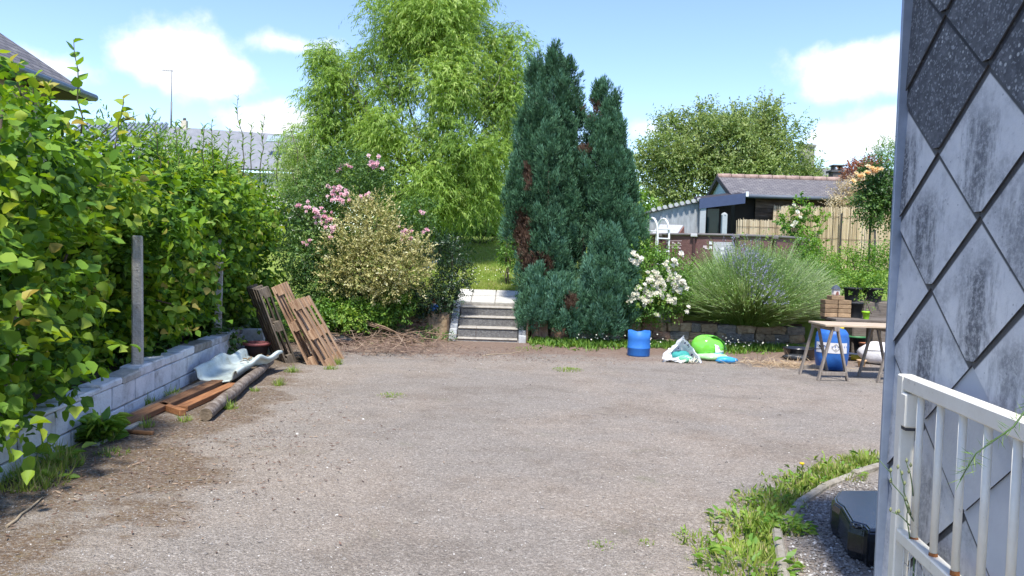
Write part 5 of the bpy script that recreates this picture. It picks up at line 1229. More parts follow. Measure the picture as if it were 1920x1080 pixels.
for k, (a, c, y) in enumerate((((455, 330), (447, 178), 10.4), ((488, 340), (496, 214), 11.2), ((232, 300), (292, 206), 8.6), ((300, 320), (292, 225), 8.8), ((335, 320), (328, 228), 9.2), ((400, 320), (398, 222), 10), ((470, 330), (470, 232), 11), ((380, 320), (384, 234), 9.6), ((520, 340), (524, 262), 11.8), ((425, 330), (430, 240), 10.6))):
    shoot(hC, NAR, D(*a, y), D(*c, y), .09, .024, 'long', 22, 20 + k, 0, .45, .006)
# ivy and weeds tumbling over the far end of the wall
iv = thing('ivy_clump', 'ivy tumbling over the far end of the block wall by the slide', 'ivy', (wall_x(10.2), 10.2, .3))
foliage('foliage', iv, ROS, [lobe(412, 640, 10.2, 20, 26, 20), lobe(400, 620, 10.3, 22, 18, 22), lobe(455, 640, 11.1, 22, 30, 24), lobe(470, 615, 11.2, 25, 20, 25)], 1500, .06, .055, 'oval', iv.location, 6, .2, up=-.3, hang=.5, base_t=.5)

# ---- corner shrubs left of the steps
def shrub(name, label, cat, m_, lobes, n, L, W, tpl, base, nleaf=7, tlen=.25, stems=12, stem_r=.014, group=None, **kw):
    t = thing(name, label, cat, base, group=group); foliage('foliage', t, m_, lobes, n, L, W, tpl, base, nleaf, tlen, **kw)
    if stems: branches(t, (0, 0, 0), [(l[0] - np.array(base), l[1]) for l in lobes], stem_r, len(label), 'stem', BARK, stems)
    return t
_blm = {}
def blossoms(parent, m_, spots, size, seed, name='blossom', petals=11):
    """every bloom is a part of its own; a handful of bloom meshes are shared"""
    r = np.random.default_rng(seed); key = m_.name
    if key not in _blm:
        _blm[key] = []
        for v in range(6):
            pos, dd, nn, tt = [], [], [], []; tv = r.random()
            for j in range(petals):
                a = j * 2.4; op = .25 + .75 * j / petals; rd_ = np.array((math.cos(a), math.sin(a), 0)); ax_ = np.array((0, 0, 1.))
                pos.append((0, 0, 0)); dd.append(ax_ * (1.1 - op) + rd_ * op); nn.append(ax_ * op - rd_ * (1 - op) + .01); tt.append(tv * .6 + r.random() * .4)
            me = leaf_mesh(name, np.array(pos, float), np.array(dd), np.array(nn), r.uniform(.8, 1.2, petals), .85, 'oval', np.array(tt)); me.materials.append(m_); _blm[key].append(me)
    for (c, cnt, rad) in spots:
        for k in range(cnt):
            cc = Vector(c) + Vector(r.normal(size=3) * rad * np.array((1, .5, 1))); ax_ = Vector((r.normal(0, .4), -1., .6 + r.normal(0, .3)))
            o = link(name, _blm[key][int(r.integers(6))], None, parent, cc - parent.location, ax_.to_track_quat('Z', 'Y').to_euler()); o.scale = (size * r.uniform(.8, 1.2),) * 3
wb = D(640, 560, 14.2)
rp_ = shrub('pink_rose_bush', 'climbing rose with clusters of pale pink blossom at the back left corner', 'rose bush', ROS,
    [lobe(600, 365, 13.9, 48), lobe(645, 335, 14.1, 55), lobe(590, 440, 13.6, 48), lobe(700, 330, 14.2, 30), lobe(605, 510, 13.4, 55), lobe(560, 480, 13.3, 40), lobe(552, 400, 13.5, 36), lobe(570, 565, 13.1, 36), lobe(620, 570, 13.3, 40), lobe(760, 430, 14.0, 40), lobe(780, 400, 14.3, 30), lobe(670, 560, 13.6, 50), lobe(730, 560, 13.8, 46)],
    24000, .055, .034, 'fold', (wb.x, 14.2, .5), 7, .25, 16, up=.1, droop=.3, base_t=.38)
spots = [((D(px, py, y)), c, rd_) for px, py, y, c, rd_ in ((630, 352, 13.4, 12, .07), (640, 375, 13.3, 12, .08), (625, 362, 13.4, 7, .06), (598, 402, 13.1, 12, .06), (612, 412, 13.1, 9, .06), (621, 430, 13.0, 10, .06), (688, 372, 13.6, 9, .05), (701, 303, 13.8, 11, .06), (704, 315, 13.8, 5, .05), (763, 437, 13.5, 12, .05), (577, 380, 13.1, 4, .05), (637, 317, 13.8, 4, .04), (655, 310, 13.8, 3, .03), (575, 455, 13.0, 3, .04), (758, 452, 13.4, 4, .03), (800, 432, 13.7, 4, .04), (556, 382, 13.1, 3, .04), (787, 402, 13.9, 3, .04))]
blossoms(rp_, PINK, spots, .042, 3)
eb = D(700, 560, 13.5)
shrub('variegated_shrub', 'rounded cream and gold variegated shrub under the pink roses', 'shrub', EUO,
    [lobe(690, 440, 13.3, 58), lobe(645, 475, 13.1, 44), lobe(735, 490, 13.2, 58), lobe(685, 505, 13.0, 50), lobe(765, 515, 13.2, 36), lobe(700, 410, 13.4, 42), lobe(632, 525, 13.0, 30), lobe(785, 480, 13.5, 26), lobe(725, 525, 13.0, 36)],
    15000, .052, .028, 'fold', (eb.x, 13.6, .55), 7, .16, 14, up=.35, ang=.7, hang=-.05, base_t=.52, tip=.35, shell=(.6, 1.02))
db = D(845, 560, 14.0)
shrub('dark_shrub', 'dark glossy evergreen shrub beside the left edge of the steps', 'shrub', DRK,
    [lobe(842, 478, 14.0, 36), lobe(852, 520, 14.0, 32), lobe(832, 548, 13.9, 28), lobe(815, 460, 14.2, 26), lobe(800, 560, 13.9, 34), lobe(835, 575, 13.95, 20), lobe(770, 570, 13.9, 34)], 9000, .045, .024, 'fold', (db.x, 14.2, .55), 7, .16, 8, up=.3, base_t=.4)
gb_ = D(690, 600, 13.3)
shrub('leafy_ground_cover', 'low bright leafy plants on the bank below the variegated shrub', 'plants', LIM,
    [lobe(620, 590, 12.9, 40, 22), lobe(670, 590, 13.0, 34, 22), lobe(725, 580, 13.2, 36, 26), lobe(650, 600, 12.7, 34, 16), lobe(750, 575, 13.4, 24, 20), lobe(590, 600, 12.6, 30, 24), lobe(560, 610, 12.5, 26, 26), lobe(700, 600, 13.1, 30, 18)],
    7000, .065, .034, 'fold', (gb_.x, 13.2, .3), 7, .13, 0, up=.7, base_t=.42, tip=.3)
shrub('weedy_bank_plant', 'small dark-leaved weeds below the gnome slab and wall', 'plants', ROS, [lobe(745, 610, 13.5, 22, 12), lobe(800, 628, 13.5, 30, 9), lobe(835, 632, 13.5, 16, 8), lobe(715, 620, 13.3, 26, 10)], 1100, .045, .026, 'fold', (D(770, 625, 13.5).x, 13.5, .05), 6, .1, 0, up=.6, base_t=.55)

# ---- corkscrew willow
wy = 19.8; wbx = D(800, 470, wy).x; wil = thing('willow_tree', 'tall bright yellow-green corkscrew willow left of the lawn', 'tree', (wbx, wy, H(wbx, wy)))
WL = [(800, 40, 120, 85, 0), (880, 60, 85, 75, .3), (735, 60, 70, 80, -.2), (950, 105, 52, 70, .2), (965, 190, 40, 70, .3), (945, 260, 40, 60, .2), (800, -30, 110, 60, .2), (620, 130, 42, 58, -.3), (600, 105, 28, 26, 0), (640, 165, 40, 52, .3), (655, 250, 55, 60, .2), (600, 240, 40, 48, 0), (560, 285, 36, 40, .2), (735, 170, 55, 62, -.5),
      (850, 150, 85, 75, -.6), (920, 190, 62, 80, -.2), (740, 260, 62, 52, -.7), (860, 265, 82, 70, -.9), (920, 290, 44, 68, -.3), (700, 330, 60, 40, .4), (800, 350, 75, 62, -.9), (870, 355, 62, 60, -.6), (820, 410, 40, 30, -.6), (690, 250, 50, 45, .1), (690, 120, 40, 50, .2), (590, 190, 34, 40, .1), (670, 200, 40, 40, .2), (905, 355, 38, 48, .2), (760, 390, 46, 34, -.4), (600, 320, 50, 38, .6), (560, 335, 36, 30, .6), (650, 320, 45, 34, .5)]
wl_ = [lobe(a, c, wy + e, rx, rz2, rx * .9) for a, c, rx, rz2, e in WL]
foliage('crown', wil, WIL, sublobes(wl_, 9, .48, 3), 225000, .115, .021, 'long', wil.location, 11, .36, up=.25, droop=.5, ang=.65, hang=.6, nup=.4, base_t=.45, tip=.25, shell=(.45, 1.05), spread=.8, lobe_var=.13, wob=.25)
tz_ = wil.location.z
trunk(wil, [(0, 0, -.1), (.05, 0, .7), (-.05, .1, 1.4), (.08, .05, 2.2)], .17, .11, BARKG)
mb = MB(); r = random.Random(6)
for i, (c, R) in enumerate(wl_):
    p1 = Vector(c) - wil.location; p0 = Vector((.05 + r.uniform(-.05, .05), .05, 1.0 + r.random() * 1.2)); pts = wiggle(p0, p1, 8, .05, i); mb.tube(pts, [0.042 * (1 - j / 8.6) + .005 for j in range(9)], 6)
    for j in range(3):
        q0 = pts[5 + j % 3]; q1 = p1 + Vector((r.uniform(-1, 1) * R[0], r.uniform(-1, 1) * R[1], r.uniform(-.6, 1) * R[2])); mb.tube(wiggle(q0, q1, 6, .09, i * 9 + j), [.016 * (1 - t_ / 7) + .004 for t_ in range(7)], 5)
mb.build('limb', BARKG, wil)

# ---- conifer of several upright spires
cy_ = 14.6; cbx = D(1075, 600, cy_).x; cf_ = thing('conifer_tree', 'dense blue-green cypress with several spires and brown dead patches', 'tree', (cbx, cy_, .45))
SP = []
for k, (px, yt, yb) in enumerate(((966, 290, 450), (978, 215, 470), (988, 165, 470), (1000, 92, 560), (1016, 116, 600), (1024, 200, 612), (1038, 72, 612), (1052, 108, 600), (1048, 230, 612), (1066, 90, 470), (1078, 170, 380), (1006, 250, 600), (1000, 330, 595), (1066, 300, 610),
        (1112, 200, 380), (1124, 140, 500), (1128, 215, 560), (1140, 170, 560), (1156, 152, 590), (1168, 215, 560), (1150, 270, 590), (1180, 262, 540), (1190, 330, 500), (1168, 330, 560), (1134, 300, 520))):
    c_ = 1028 if px < 1095 else 1148; SP.append((px, yt, yb, 30 if yt < 200 else 26, 14.85 - .55 * max(0, 1 - abs(px - c_) / 62) - (.25 if yt >= 200 else 0)))
SP = [(c_x + (4 if c_x < 1030 else (-10 if c_x > 1140 else 0)), a_ + 26, b__, r_ * .92, y_) for c_x, a_, b__, r_, y_ in SP]
brown = [(988, 330, 12, 24), (980, 440, 18, 46), (1006, 496, 36, 22), (1110, 205, 20, 16), (1098, 282, 16, 10)]
def conifer(parent, SP, dens, seed, brown=(), tint0=.31, name='foliage', blue=.16):
    rg = np.random.default_rng(seed); allp, alld, allt = [], [], []
    for (px, yt, yb, R, y) in SP:
        top, bot = D(px, yt, y), D(px, yb, y); h = top.z - bot.z; Rm = R * y / F_PX
        nc = max(6, int(dens * 2 * math.pi * Rm * h)); t = np.append(rg.random(nc) ** .9, [.93, .96]); nc += 2; a = rg.uniform(0, 2 * math.pi, nc)
        prof_ = np.minimum(1, ((t + .03) / .14) ** .5) * (1 - np.clip((t - .40) / .60, 0, 1) ** 1.9) ** .9
        rad = Rm * prof_ * rg.uniform(.72, 1.0, nc); o = np.stack([np.cos(a), np.sin(a), np.zeros(nc)], 1)
        cb_ = np.array(bot)[None] + o * rad[:, None]; cb_[:, 0] += (top.x - bot.x) * t; cb_[:, 2] += t * h - .12
        ax_ = norm(o * (.42 - .3 * t[:, None]) + np.array((0, 0, 1.0)) + rg.normal(size=(nc, 3)) * .13)
        cl = rg.uniform(.24, .46, nc) * (1.0 - .2 * t); cr = cl * rg.uniform(.22, .32, nc); ct_ = rg.normal(0, .12, nc)
        mp_ = 15; n = nc * mp_; ci = np.repeat(np.arange(nc), mp_)      # plumes over each flame-shaped clump
        v = rg.random(n) ** .8; rd_ = rand_dirs(n); rd_ = norm(rd_ - ax_[ci] * np.sum(rd_ * ax_[ci], 1)[:, None])
        pr2 = np.sin(np.pi * (.14 + .86 * v) ** .75) ** .8
        p = cb_[ci] + ax_[ci] * (cl[ci] * v)[:, None] + rd_ * (cr[ci] * pr2)[:, None]; p[:, 2] = np.maximum(p[:, 2], .14)
        d = norm(ax_[ci] * 1.1 + rd_ * (.55 * (1 - v))[:, None] + rg.normal(size=(n, 3)) * .12)
        tn = tint0 + ct_[ci] + .16 * (v - .5) + rg.normal(0, .05, n) + blue * np.clip(1 - (p[:, 2] - .3) / 2.2, 0, 1)
        allp.append(p); alld.append(d); allt.append(tn)
    p, d, tn = np.concatenate(allp), np.concatenate(alld), np.concatenate(allt)
    q = p - np.array((0, 0, EYE)); dz = q @ np.array(_f); sx_ = 960 + F_PX * (q @ np.array(_r)) / dz; sy_ = 540 - F_PX * (q @ np.array(_u)) / dz
    dead = np.zeros(len(p), bool)
    for bx, by, rx, ry in brown:
        dead |= (((sx_ - bx) / rx) ** 2 + ((sy_ - by) / ry) ** 2 < rg.uniform(.4, 1.25, len(p))) & (p[:, 1] < 14.75)
    m = 15; N_ = len(p)                     # every spray: a plume of fine slivers
    s = rg.random((N_, m)); off = rg.normal(size=(N_, m, 3)) * .022 * (1.15 - s[..., None])
    PL = rg.uniform(.09, .17, N_); PL[dead] *= .6
    pos = p[:, None, :] + d[:, None, :] * (s * PL[:, None])[..., None] + off - d[:, None, :] * .05
    dr_ = d[:, None, :] + off * 16 + rg.normal(size=(N_, m, 3)) * .2
    nm = rg.normal(size=(N_, m, 3)) + np.array((0, -.6, .3))
    tt = tn[:, None] + .34 * (s - .5) + rg.normal(0, .05, (N_, m)); tt = np.maximum(tt, .14); tt = np.where(dead[:, None], rg.uniform(0, .09, (N_, m)), tt)
    k = N_ * m
    o = link(name, leaf_mesh(name, pos.reshape(k, 3) - np.array(parent.location), dr_.reshape(k, 3), nm.reshape(k, 3), rg.uniform(.05, .085, k), rg.uniform(.010, .018, k), 'quad', tt.ravel()), CON, parent); o['kind'] = 'stuff'
conifer(cf_, SP, 15, 3, brown)
mb = MB()
for (px, yt, yb, R, y) in SP:
    a = D(px, min(yb, 560), y) - cf_.location; b_t = D(px, yt + 60, y) - cf_.location; mb.tube(wiggle((a.x * .4, a.y * .4, 0), a + Vector((0, 0, .3)), 3, .03, px) + [b_t], [.05, .045, .04, .035, .01], 6)
mb.build('trunk', BARK, cf_)
c2x = D(1135, 600, 13.85).x; cf2 = thing('dwarf_conifer', 'smaller bushy blue-green cypress in front of the right side of the big conifer', 'tree', (c2x, 13.95, .25))
conifer(cf2, [(1138, 440, 620, 44, 13.75), (1118, 520, 622, 30, 13.7), (1160, 480, 616, 26, 13.75)], 30, 5, (), .50, blue=.06); MB().tube([(0, 0, -.2), (.02, 0, .5), (.03, 0, 1.2)], [.04, .03, .01], 7).build('trunk', BARK, cf2)
cf3x = D(1040, 600, 13.8).x; cf3 = thing('spreading_conifer', 'low spreading blue conifer skirt at the foot of the big cypress', 'shrub', (cf3x, 13.95, .3))
conifer(cf3, [(1010, 520, 612, 32, 13.85), (1045, 530, 618, 34, 13.8), (1074, 550, 622, 28, 13.8), (1002, 525, 590, 18, 13.9)], 30, 9, [(1070, 565, 14, 16)], .50, blue=.10); MB().tube([(0, 0, -.2), (0, .02, .3), (.03, 0, .7)], [.03, .025, .01], 7).build('trunk', BARK, cf3)
for k, (a, c) in enumerate((((1160, 200), (1193, 188)), ((1165, 250), (1195, 236)), ((1160, 185), (1190, 182)))):
    pass

# ---- lawn side, behind
shrub('bamboo_thicket', 'bright green bamboo-like thicket closing the far end of the lawn', 'bamboo', NAR, [lobe(905, 390, 23.5, 45, 48), lobe(945, 390, 24, 30, 50), lobe(870, 385, 23.5, 45, 52), lobe(835, 412, 24.5, 40, 40), lobe(800, 415, 24.5, 40, 40), lobe(985, 420, 25, 40, 40), lobe(1030, 420, 25, 50, 50), lobe(920, 340, 24.5, 45, 50), lobe(975, 380, 25, 45, 70)], 16000, .15, .024, 'long', (D(905, 440, 23.8).x, 23.8, 1.85), 9, .5, 12, up=.2, droop=.7, hang=.5, base_t=.6)
shrub('tall_back_hedge', 'green hedge behind the willow and roses, left of the lawn', 'hedge', ROS, [lobe(px, py, 21, 70, 60, 60) for px in range(430, 870, 55) for py in (380, 440)] + [lobe(px, 345, 21.5, 50, 40, 50) for px in range(520, 860, 60)], 15000, .10, .06, 'fold', (D(640, 460, 21).x, 21, 1.5), 6, .3, 14, up=.3, base_t=.5)
shrub('far_garden_hedge', 'dense green hedge far behind the lawn, seen under the willow branches', 'hedge', LIM, [lobe(px, 425, 27.5, 40, 34, 40) for px in range(740, 1230, 38)] + [lobe(px, 395, 28, 40, 34, 40) for px in range(740, 1230, 45)], 24000, .17, .11, 'fold', (D(960, 440, 27.5).x, 27.5, 2.1), 6, .3, 10, up=.3, base_t=.3)
shrub('silvery_bush', 'grey-green feathery bush beside the far roof, left of the willow', 'shrub', TRE, [lobe(560, 290, 16.5, 30, 42), lobe(585, 330, 16.5, 34, 40), lobe(545, 330, 16.3, 28, 34), lobe(600, 370, 16, 30, 30), lobe(548, 250, 16.6, 12, 24)], 2200, .07, .016, 'long', (D(575, 400, 16.4).x, 16.4, .9), 9, .3, 8, up=.6, base_t=.6)
shrub('lawn_edge_plant', 'dark leafy plant with white flowers on the right edge of the lawn', 'plant', LIM, [lobe(950, 470, 16.4, 14, 26), lobe(955, 490, 16.3, 14, 18), lobe(948, 450, 16.5, 10, 14)], 900, .06, .03, 'fold', (D(952, 510, 16.4).x, 16.4, .9), 6, .15, 4, up=.5, base_t=.35)
# lawn blades
n = 42000; gy_ = 15.68 + 9 * rng.random(n) ** 1.6; gx_ = rng.uniform(-2.4, 1.0, n) + (gy_ - 15.7) * -.03
gz_ = .84 + .13 * (gy_ - 15.7) - .01
o = link('lawn_grass', leaf_mesh('lawn_grass', np.stack([gx_, gy_, gz_], 1), norm(rng.normal(size=(n, 3)) * .45 + np.array((0, 0, 1))), norm(rng.normal(size=(n, 3)) + np.array((0, -1, 0))), rng.uniform(.04, .085, n), .012, 'blade', .76 + rng.normal(0, .12, n) + .1 * np.sin(gx_ * 4) * np.sin(gy_ * 3)), GRS); tag(o, 'short sunny lawn grass beyond the steps', 'grass', kind='stuff')
n = 60; gy_ = 15.9 + 2.6 * rng.random(n); gx_ = rng.uniform(-1.3, .4, n); 
o = link('lawn_clover', leaf_mesh('lawn_clover', np.stack([gx_, gy_, .84 + .13 * (gy_ - 15.7) + .06], 1), rand_dirs(n), np.tile((0, -.5, 1.), (n, 1)), .03, .028, 'oval', rng.random(n)), WHT); tag(o, 'tiny white clover heads scattered on the lawn', 'flowers', kind='stuff')

# ---- right bed: white rose, lavender, leafy plants
rb_ = D(1235, 590, 14.1)
wr = shrub('white_rose_bush', 'rose bush covered in clusters of white blossom above the stone wall', 'rose bush', LIM, [lobe(1215, 505, 14.0, 38), lobe(1252, 515, 14.0, 38), lobe(1272, 550, 13.9, 28), lobe(1195, 545, 13.8, 30), lobe(1235, 560, 13.8, 42), lobe(1205, 585, 13.7, 26, 18), lobe(1205, 480, 14.2, 22)], 10500, .05, .03, 'fold', (rb_.x, 14.3, .5), 7, .2, 12, up=.25, base_t=.42, tip=.35)
sp = []; r = random.Random(12)
for px, py, c in ((1190, 482, 9), (1196, 492, 5), (1228, 515, 12), (1235, 525, 10), (1222, 530, 8), (1265, 488, 6), (1275, 483, 4), (1262, 510, 6), (1255, 520, 5), (1200, 548, 7), (1218, 553, 12), (1228, 548, 9), (1210, 560, 10), (1182, 562, 5), (1240, 548, 6), (1262, 545, 7), (1255, 562, 9), (1275, 530, 9), (1285, 530, 6), (1270, 538, 5), (1238, 585, 2), (1282, 580, 2), (1245, 500, 4)): sp.append((D(px, py, 13.42 + .1 * r.random()), max(2, round(c * .75)), .065))
blossoms(wr, WHT, sp, .05, 9)
lvx = D(1415, 610, 13.9).x; lav = thing('lavender_bush', 'huge sprawling lavender mound hanging over the stone wall', 'lavender', (lvx, 14.15, .42))
n = 15000; a = rng.uniform(0, 2 * math.pi, n); rad = np.sqrt(rng.random(n)); bx = np.cos(a) * rad * 1.0; by = np.sin(a) * rad * .40
out = np.stack([np.cos(a) * rad * 1.0, np.sin(a) * rad * .8 - .05, np.zeros(n)], 1)
d = norm(out * .95 + np.array((.02, -.08, .0)) + np.array((0, 0, 1)) * (1.08 - .45 * rad)[:, None] + rng.normal(size=(n, 3)) * .12)
Ls = rng.uniform(.80, 1.30, n) * (1.15 - .22 * rad) * (1 + .10 * np.sin(3 * a + 1) + .09 * np.sin(7 * a + 2) + .06 * np.sin(13 * a))
p0 = np.stack([bx * .55, by * .7, -.05 + .1 * rng.random(n)], 1)
segs = 3; pos, dd, nn, LL, tt = [], [], [], [], []
cur = p0.copy(); dcur = d.copy(); nmv = norm(rng.normal(size=(n, 3)) + np.array((0, -1, 0)))
tb_ = .46 + rng.normal(0, .16, n) + .2 * (bx > .35)
for s in range(segs):
    pos.append(cur.copy()); dd.append(dcur.copy()); nn.append(nmv); LL.append(Ls / segs * 1.08); tt.append(tb_ + .16 * s)
    cur = cur + dcur * (Ls / segs)[:, None]; dcur = norm(dcur + np.array((0, 0, -.10)) * (.4 + rad[:, None]) + rng.normal(size=(n, 3)) * .05)
o = link('stems', leaf_mesh('stems', np.concatenate(pos), np.concatenate(dd), np.concatenate(nn), np.concatenate(LL), .011, 'quad', np.concatenate(tt)), LAVS, lav); o['kind'] = 'stuff'
w = cur + np.array(lav.location); q = w - np.array((0, 0, EYE)); dz = q @ np.array(_f); sxp = 960 + F_PX * (q @ np.array(_r)) / dz; syp = 540 - F_PX * (q @ np.array(_u)) / dz
pur = (np.abs(cur[:, 0] + .22 - .35 * np.clip(1.0 - cur[:, 2], -1, 1) ) < .30) & (cur[:, 2] > .42) & (cur[:, 1] < .35) & (rng.random(n) < .33)   # the stems already in flower
def spikes(name, idx, m_, k=7):
    b_ = cur[idx]; dv_ = dcur[idx]; M_ = len(idx); s = np.tile(np.linspace(-.07, .035, k), (M_, 1)); pp = b_[:, None, :] + dv_[:, None, :] * s[..., None]; rr = rng.normal(size=(M_, k, 3))
    o = link(name, leaf_mesh(name, pp.reshape(-1, 3), (dv_[:, None, :] * .8 + rr * .8).reshape(-1, 3), rng.normal(size=(M_ * k, 3)), .026, .015, 'quad', rng.random(M_ * k)), m_, lav); o['kind'] = 'stuff'
spikes('flower_spikes', np.where(pur)[0], LAVF); spikes('bud_spikes', np.where(~pur & (rng.random(n) < .55))[0], LAVS, 5)
# leafy plants in the bed on the right
for nm_, lb_, m_, lobs, n_, L_, W_, tpl, by_, bz, st_ in (
    ('bed_plant', 'bushy green plant between the lavender and the bird house', LIM, [lobe(1535, 530, 14.6, 26, 26), lobe(1560, 515, 15, 24, 26), lobe(1525, 575, 14.2, 24, 18), lobe(1545, 500, 15.2, 24, 24)], 3600, .05, .022, 'fold', 14.6, .6, 6),
    ('bed_plant', 'tall leafy green plants in front of the reed screen at the right', LIM, [lobe(1590, 500, 15.5, 26, 28), lobe(1625, 500, 15.3, 26, 32), lobe(1655, 495, 15.2, 26, 32), lobe(1605, 530, 14.4, 22, 20), lobe(1645, 530, 14.2, 24, 20), lobe(1690, 500, 15, 30, 34)], 6000, .055, .024, 'fold', 15.2, .7, 10),
    ('bed_plant', 'green climber base at the right end of the pool', LIM, [lobe(1510, 470, 16.5, 20, 24), lobe(1530, 485, 16.3, 18, 22), lobe(1500, 490, 16.2, 16, 18)], 1800, .06, .035, 'fold', 16.4, .9, 5),
    ('climbing_vine', 'green climbing vine with white flowers on the reed screen', LIM, [lobe(1500, 395, 20.2, 13, 20), lobe(1490, 425, 20.2, 14, 14), lobe(1475, 420, 20.2, 14, 10), lobe(1502, 430, 20.2, 10, 12), lobe(1520, 400, 20.2, 9, 9), lobe(1540, 415, 20.1, 7, 14), lobe(1535, 450, 20, 8, 18), lobe(1515, 455, 20, 10, 14)], 950, .08, .06, 'oval', 20.2, 1.45, 4),
    ('pink_tipped_weeds', 'wispy weeds rising between the lavender and the pool wall', NAR, [lobe(1400, 470, 16.2, 26, 26), lobe(1440, 470, 16.3, 20, 26), lobe(1425, 455, 16.5, 12, 20), lobe(1480, 490, 16, 14, 14)], 480, .06, .020, 'long', 16.2, .9, 6),
    ('bed_shrub', 'green shrub between the big conifer and the pool', LIM, [lobe(1192, 470, 15.5, 14, 24), lobe(1200, 450, 16, 10, 14)], 900, .055, .03, 'fold', 15.6, .75, 4),
    ('planter_seedlings', 'young green plants growing in the upper black planters', LIM, [lobe(1600, 540, 13.2, 14, 12), lobe(1636, 540, 13.2, 16, 14)], 900, .06, .03, 'fold', 13.2, 1.15, 4),
    ('pot_seedling', 'thin pale seedling in the lime green pot', NAR, [lobe(1624, 570, 12.2, 4, 12), lobe(1626, 558, 12.2, 3, 8)], 70, .035, .014, 'long', 12.2, .79, 2),
    ('red_leaved_shrub', 'reddish-leaved shrub above the reed screen at the right', REDL, [lobe(1608, 325, 22.5, 22, 18), lobe(1630, 318, 22.5, 18, 16)], 1800, .08, .05, 'fold', 22.5, 1.7, 5),
    ('pale_flowering_shrub', 'pale beige fading blossom shrub above the reed screen', BEI, [lobe(1590, 365, 22, 22, 26), lobe(1618, 355, 22, 26, 26), lobe(1572, 385, 21.8, 18, 18), lobe(1650, 365, 22, 24, 30)], 5200, .06, .028, 'fold', 22, 1.65, 8),
    ('upright_shrub', 'upright narrow-leaved green shrub beside the top of the building corner', NAR, [lobe(1640, 300, 24, 16, 24), lobe(1660, 290, 24, 20, 30), lobe(1690, 290, 24, 22, 30)], 2200, .12, .02, 'long', 24, 1.8, 8)):
    c = np.mean([l[0] for l in lobs], axis=0)
    t = shrub(nm_, lb_, 'vine' if 'vine' in nm_ else 'plant', m_, lobs, n_, L_, W_, tpl, (c[0], by_, bz), 6, .2, st_, .010, up=.5, base_t=.45, tip=.3)
    if nm_ == 'climbing_vine': blossoms(t, WHT, [(D(px, py, 19.9), 1, .0) for px, py in ((1495, 397), (1500, 408), (1489, 422), (1486, 424), (1492, 418), (1488, 385))], .06, 4, 'blossom')
srx = D(1641, 440, 18).x; sr = thing('standard_rose', 'standard rose tree with peach and yellow blooms beside the building corner', 'rose tree', (srx, 18, 1.1))
foliage('crown', sr, ROS, [lobe(1645, 350, 18, 26, 30), lobe(1625, 385, 18, 20, 26), lobe(1655, 395, 18, 22, 34), lobe(1640, 320, 18, 20, 20), lobe(1670, 360, 18, 26, 40)], 6000, .075, .045, 'fold', sr.location, 6, .25, up=.2, droop=.3, base_t=.35)
trunk(sr, [(0, 0, -.1), (.02, 0, .6), (0, .02, 1.3)], .03, .02, BARKG); MB().box((-.10, .05, .7), (.035, .035, 1.7)).build('support_stake', mat('dark_stake', (.05, .045, .04)), sr)
blossoms(sr, PEACH, [(D(px, py, 17.6), c, .03) for px, py, c in ((1632, 315, 2), (1617, 330, 3), (1640, 322, 3), (1608, 328, 2), (1600, 338, 1), (1626, 325, 2), (1650, 320, 2))], .07, 5, 'bloom')
# far leafy tree
ftx = D(1360, 350, 32).x; ft = thing('leafy_tree', 'broad leafy tree standing behind the shed and pool', 'tree', (ftx, 32, 2.25))
fl = [lobe(a, c, 32 + e, rx, rz2, rx) for a, c, rx, rz2, e in ((1350, 250, 80, 48, 0), (1410, 230, 55, 42, .5), (1280, 290, 70, 62, 0), (1230, 320, 42, 62, .5), (1330, 330, 80, 50, -1), (1440, 290, 66, 56, 0), (1490, 320, 40, 36, .6), (1400, 330, 80, 40, -1), (1240, 380, 45, 36, 0), (1290, 380, 45, 30, -.5), (1450, 215, 28, 26, .4), (1330, 215, 34, 22, .5), (1270, 235, 30, 22, .6), (1510, 345, 26, 26, .8))]
foliage('crown', ft, TRE, sublobes(fl, 6, .46, 5), 52000, .15, .062, 'fold', ft.location, 8, .7, up=.45, droop=.25, ang=.7, base_t=.45, tip=.35, shell=(.3, 1.05), lobe_var=.1, wob=.3)
trunk(ft, [(0, 0, -.1), (.1, 0, 1.2), (0, .1, 2.4)], .22, .15); branches(ft, (0, 0, 1.6), [(l[0] - np.array(ft.location), l[1]) for l in fl], .07, 5, 'limb', None, None, .04, .012)
ct = D(1512, 292, 40); fh = thing('far_house', 'far house showing only its grey chimney above the right of the leafy tree', 'house', (ct.x + 1, 40, 2.2)); fz = ct.z - 2.2
MB().box((0, 0, (fz - 2.6) / 2), (9, 6, fz - 2.6)).build('wall', mat('grey_render', (.30, .30, .30)), fh)
frf = MB().solid([(-4.7, -3.2, fz - 2.7), (4.7, -3.2, fz - 2.7), (4.7, 0, fz - .7), (-4.7, 0, fz - .7)], (0, 0, .1)).solid([(-4.7, 3.2, fz - 2.7), (4.7, 3.2, fz - 2.7), (4.7, .003, fz - .7), (-4.7, .003, fz - .7)], (0, 0, .1)).build('roof', mat('grey_far_roof', (.16, .16, .17), 5, .8), fh)
MB().box((-1, 0, fz - .3), (.6, .6, 1.5)).box((-1, 0, fz + .48), (.72, .72, .1)).build('chimney', mat('grey_far_chimney', (.27, .25, .235), 9, .9), frf)

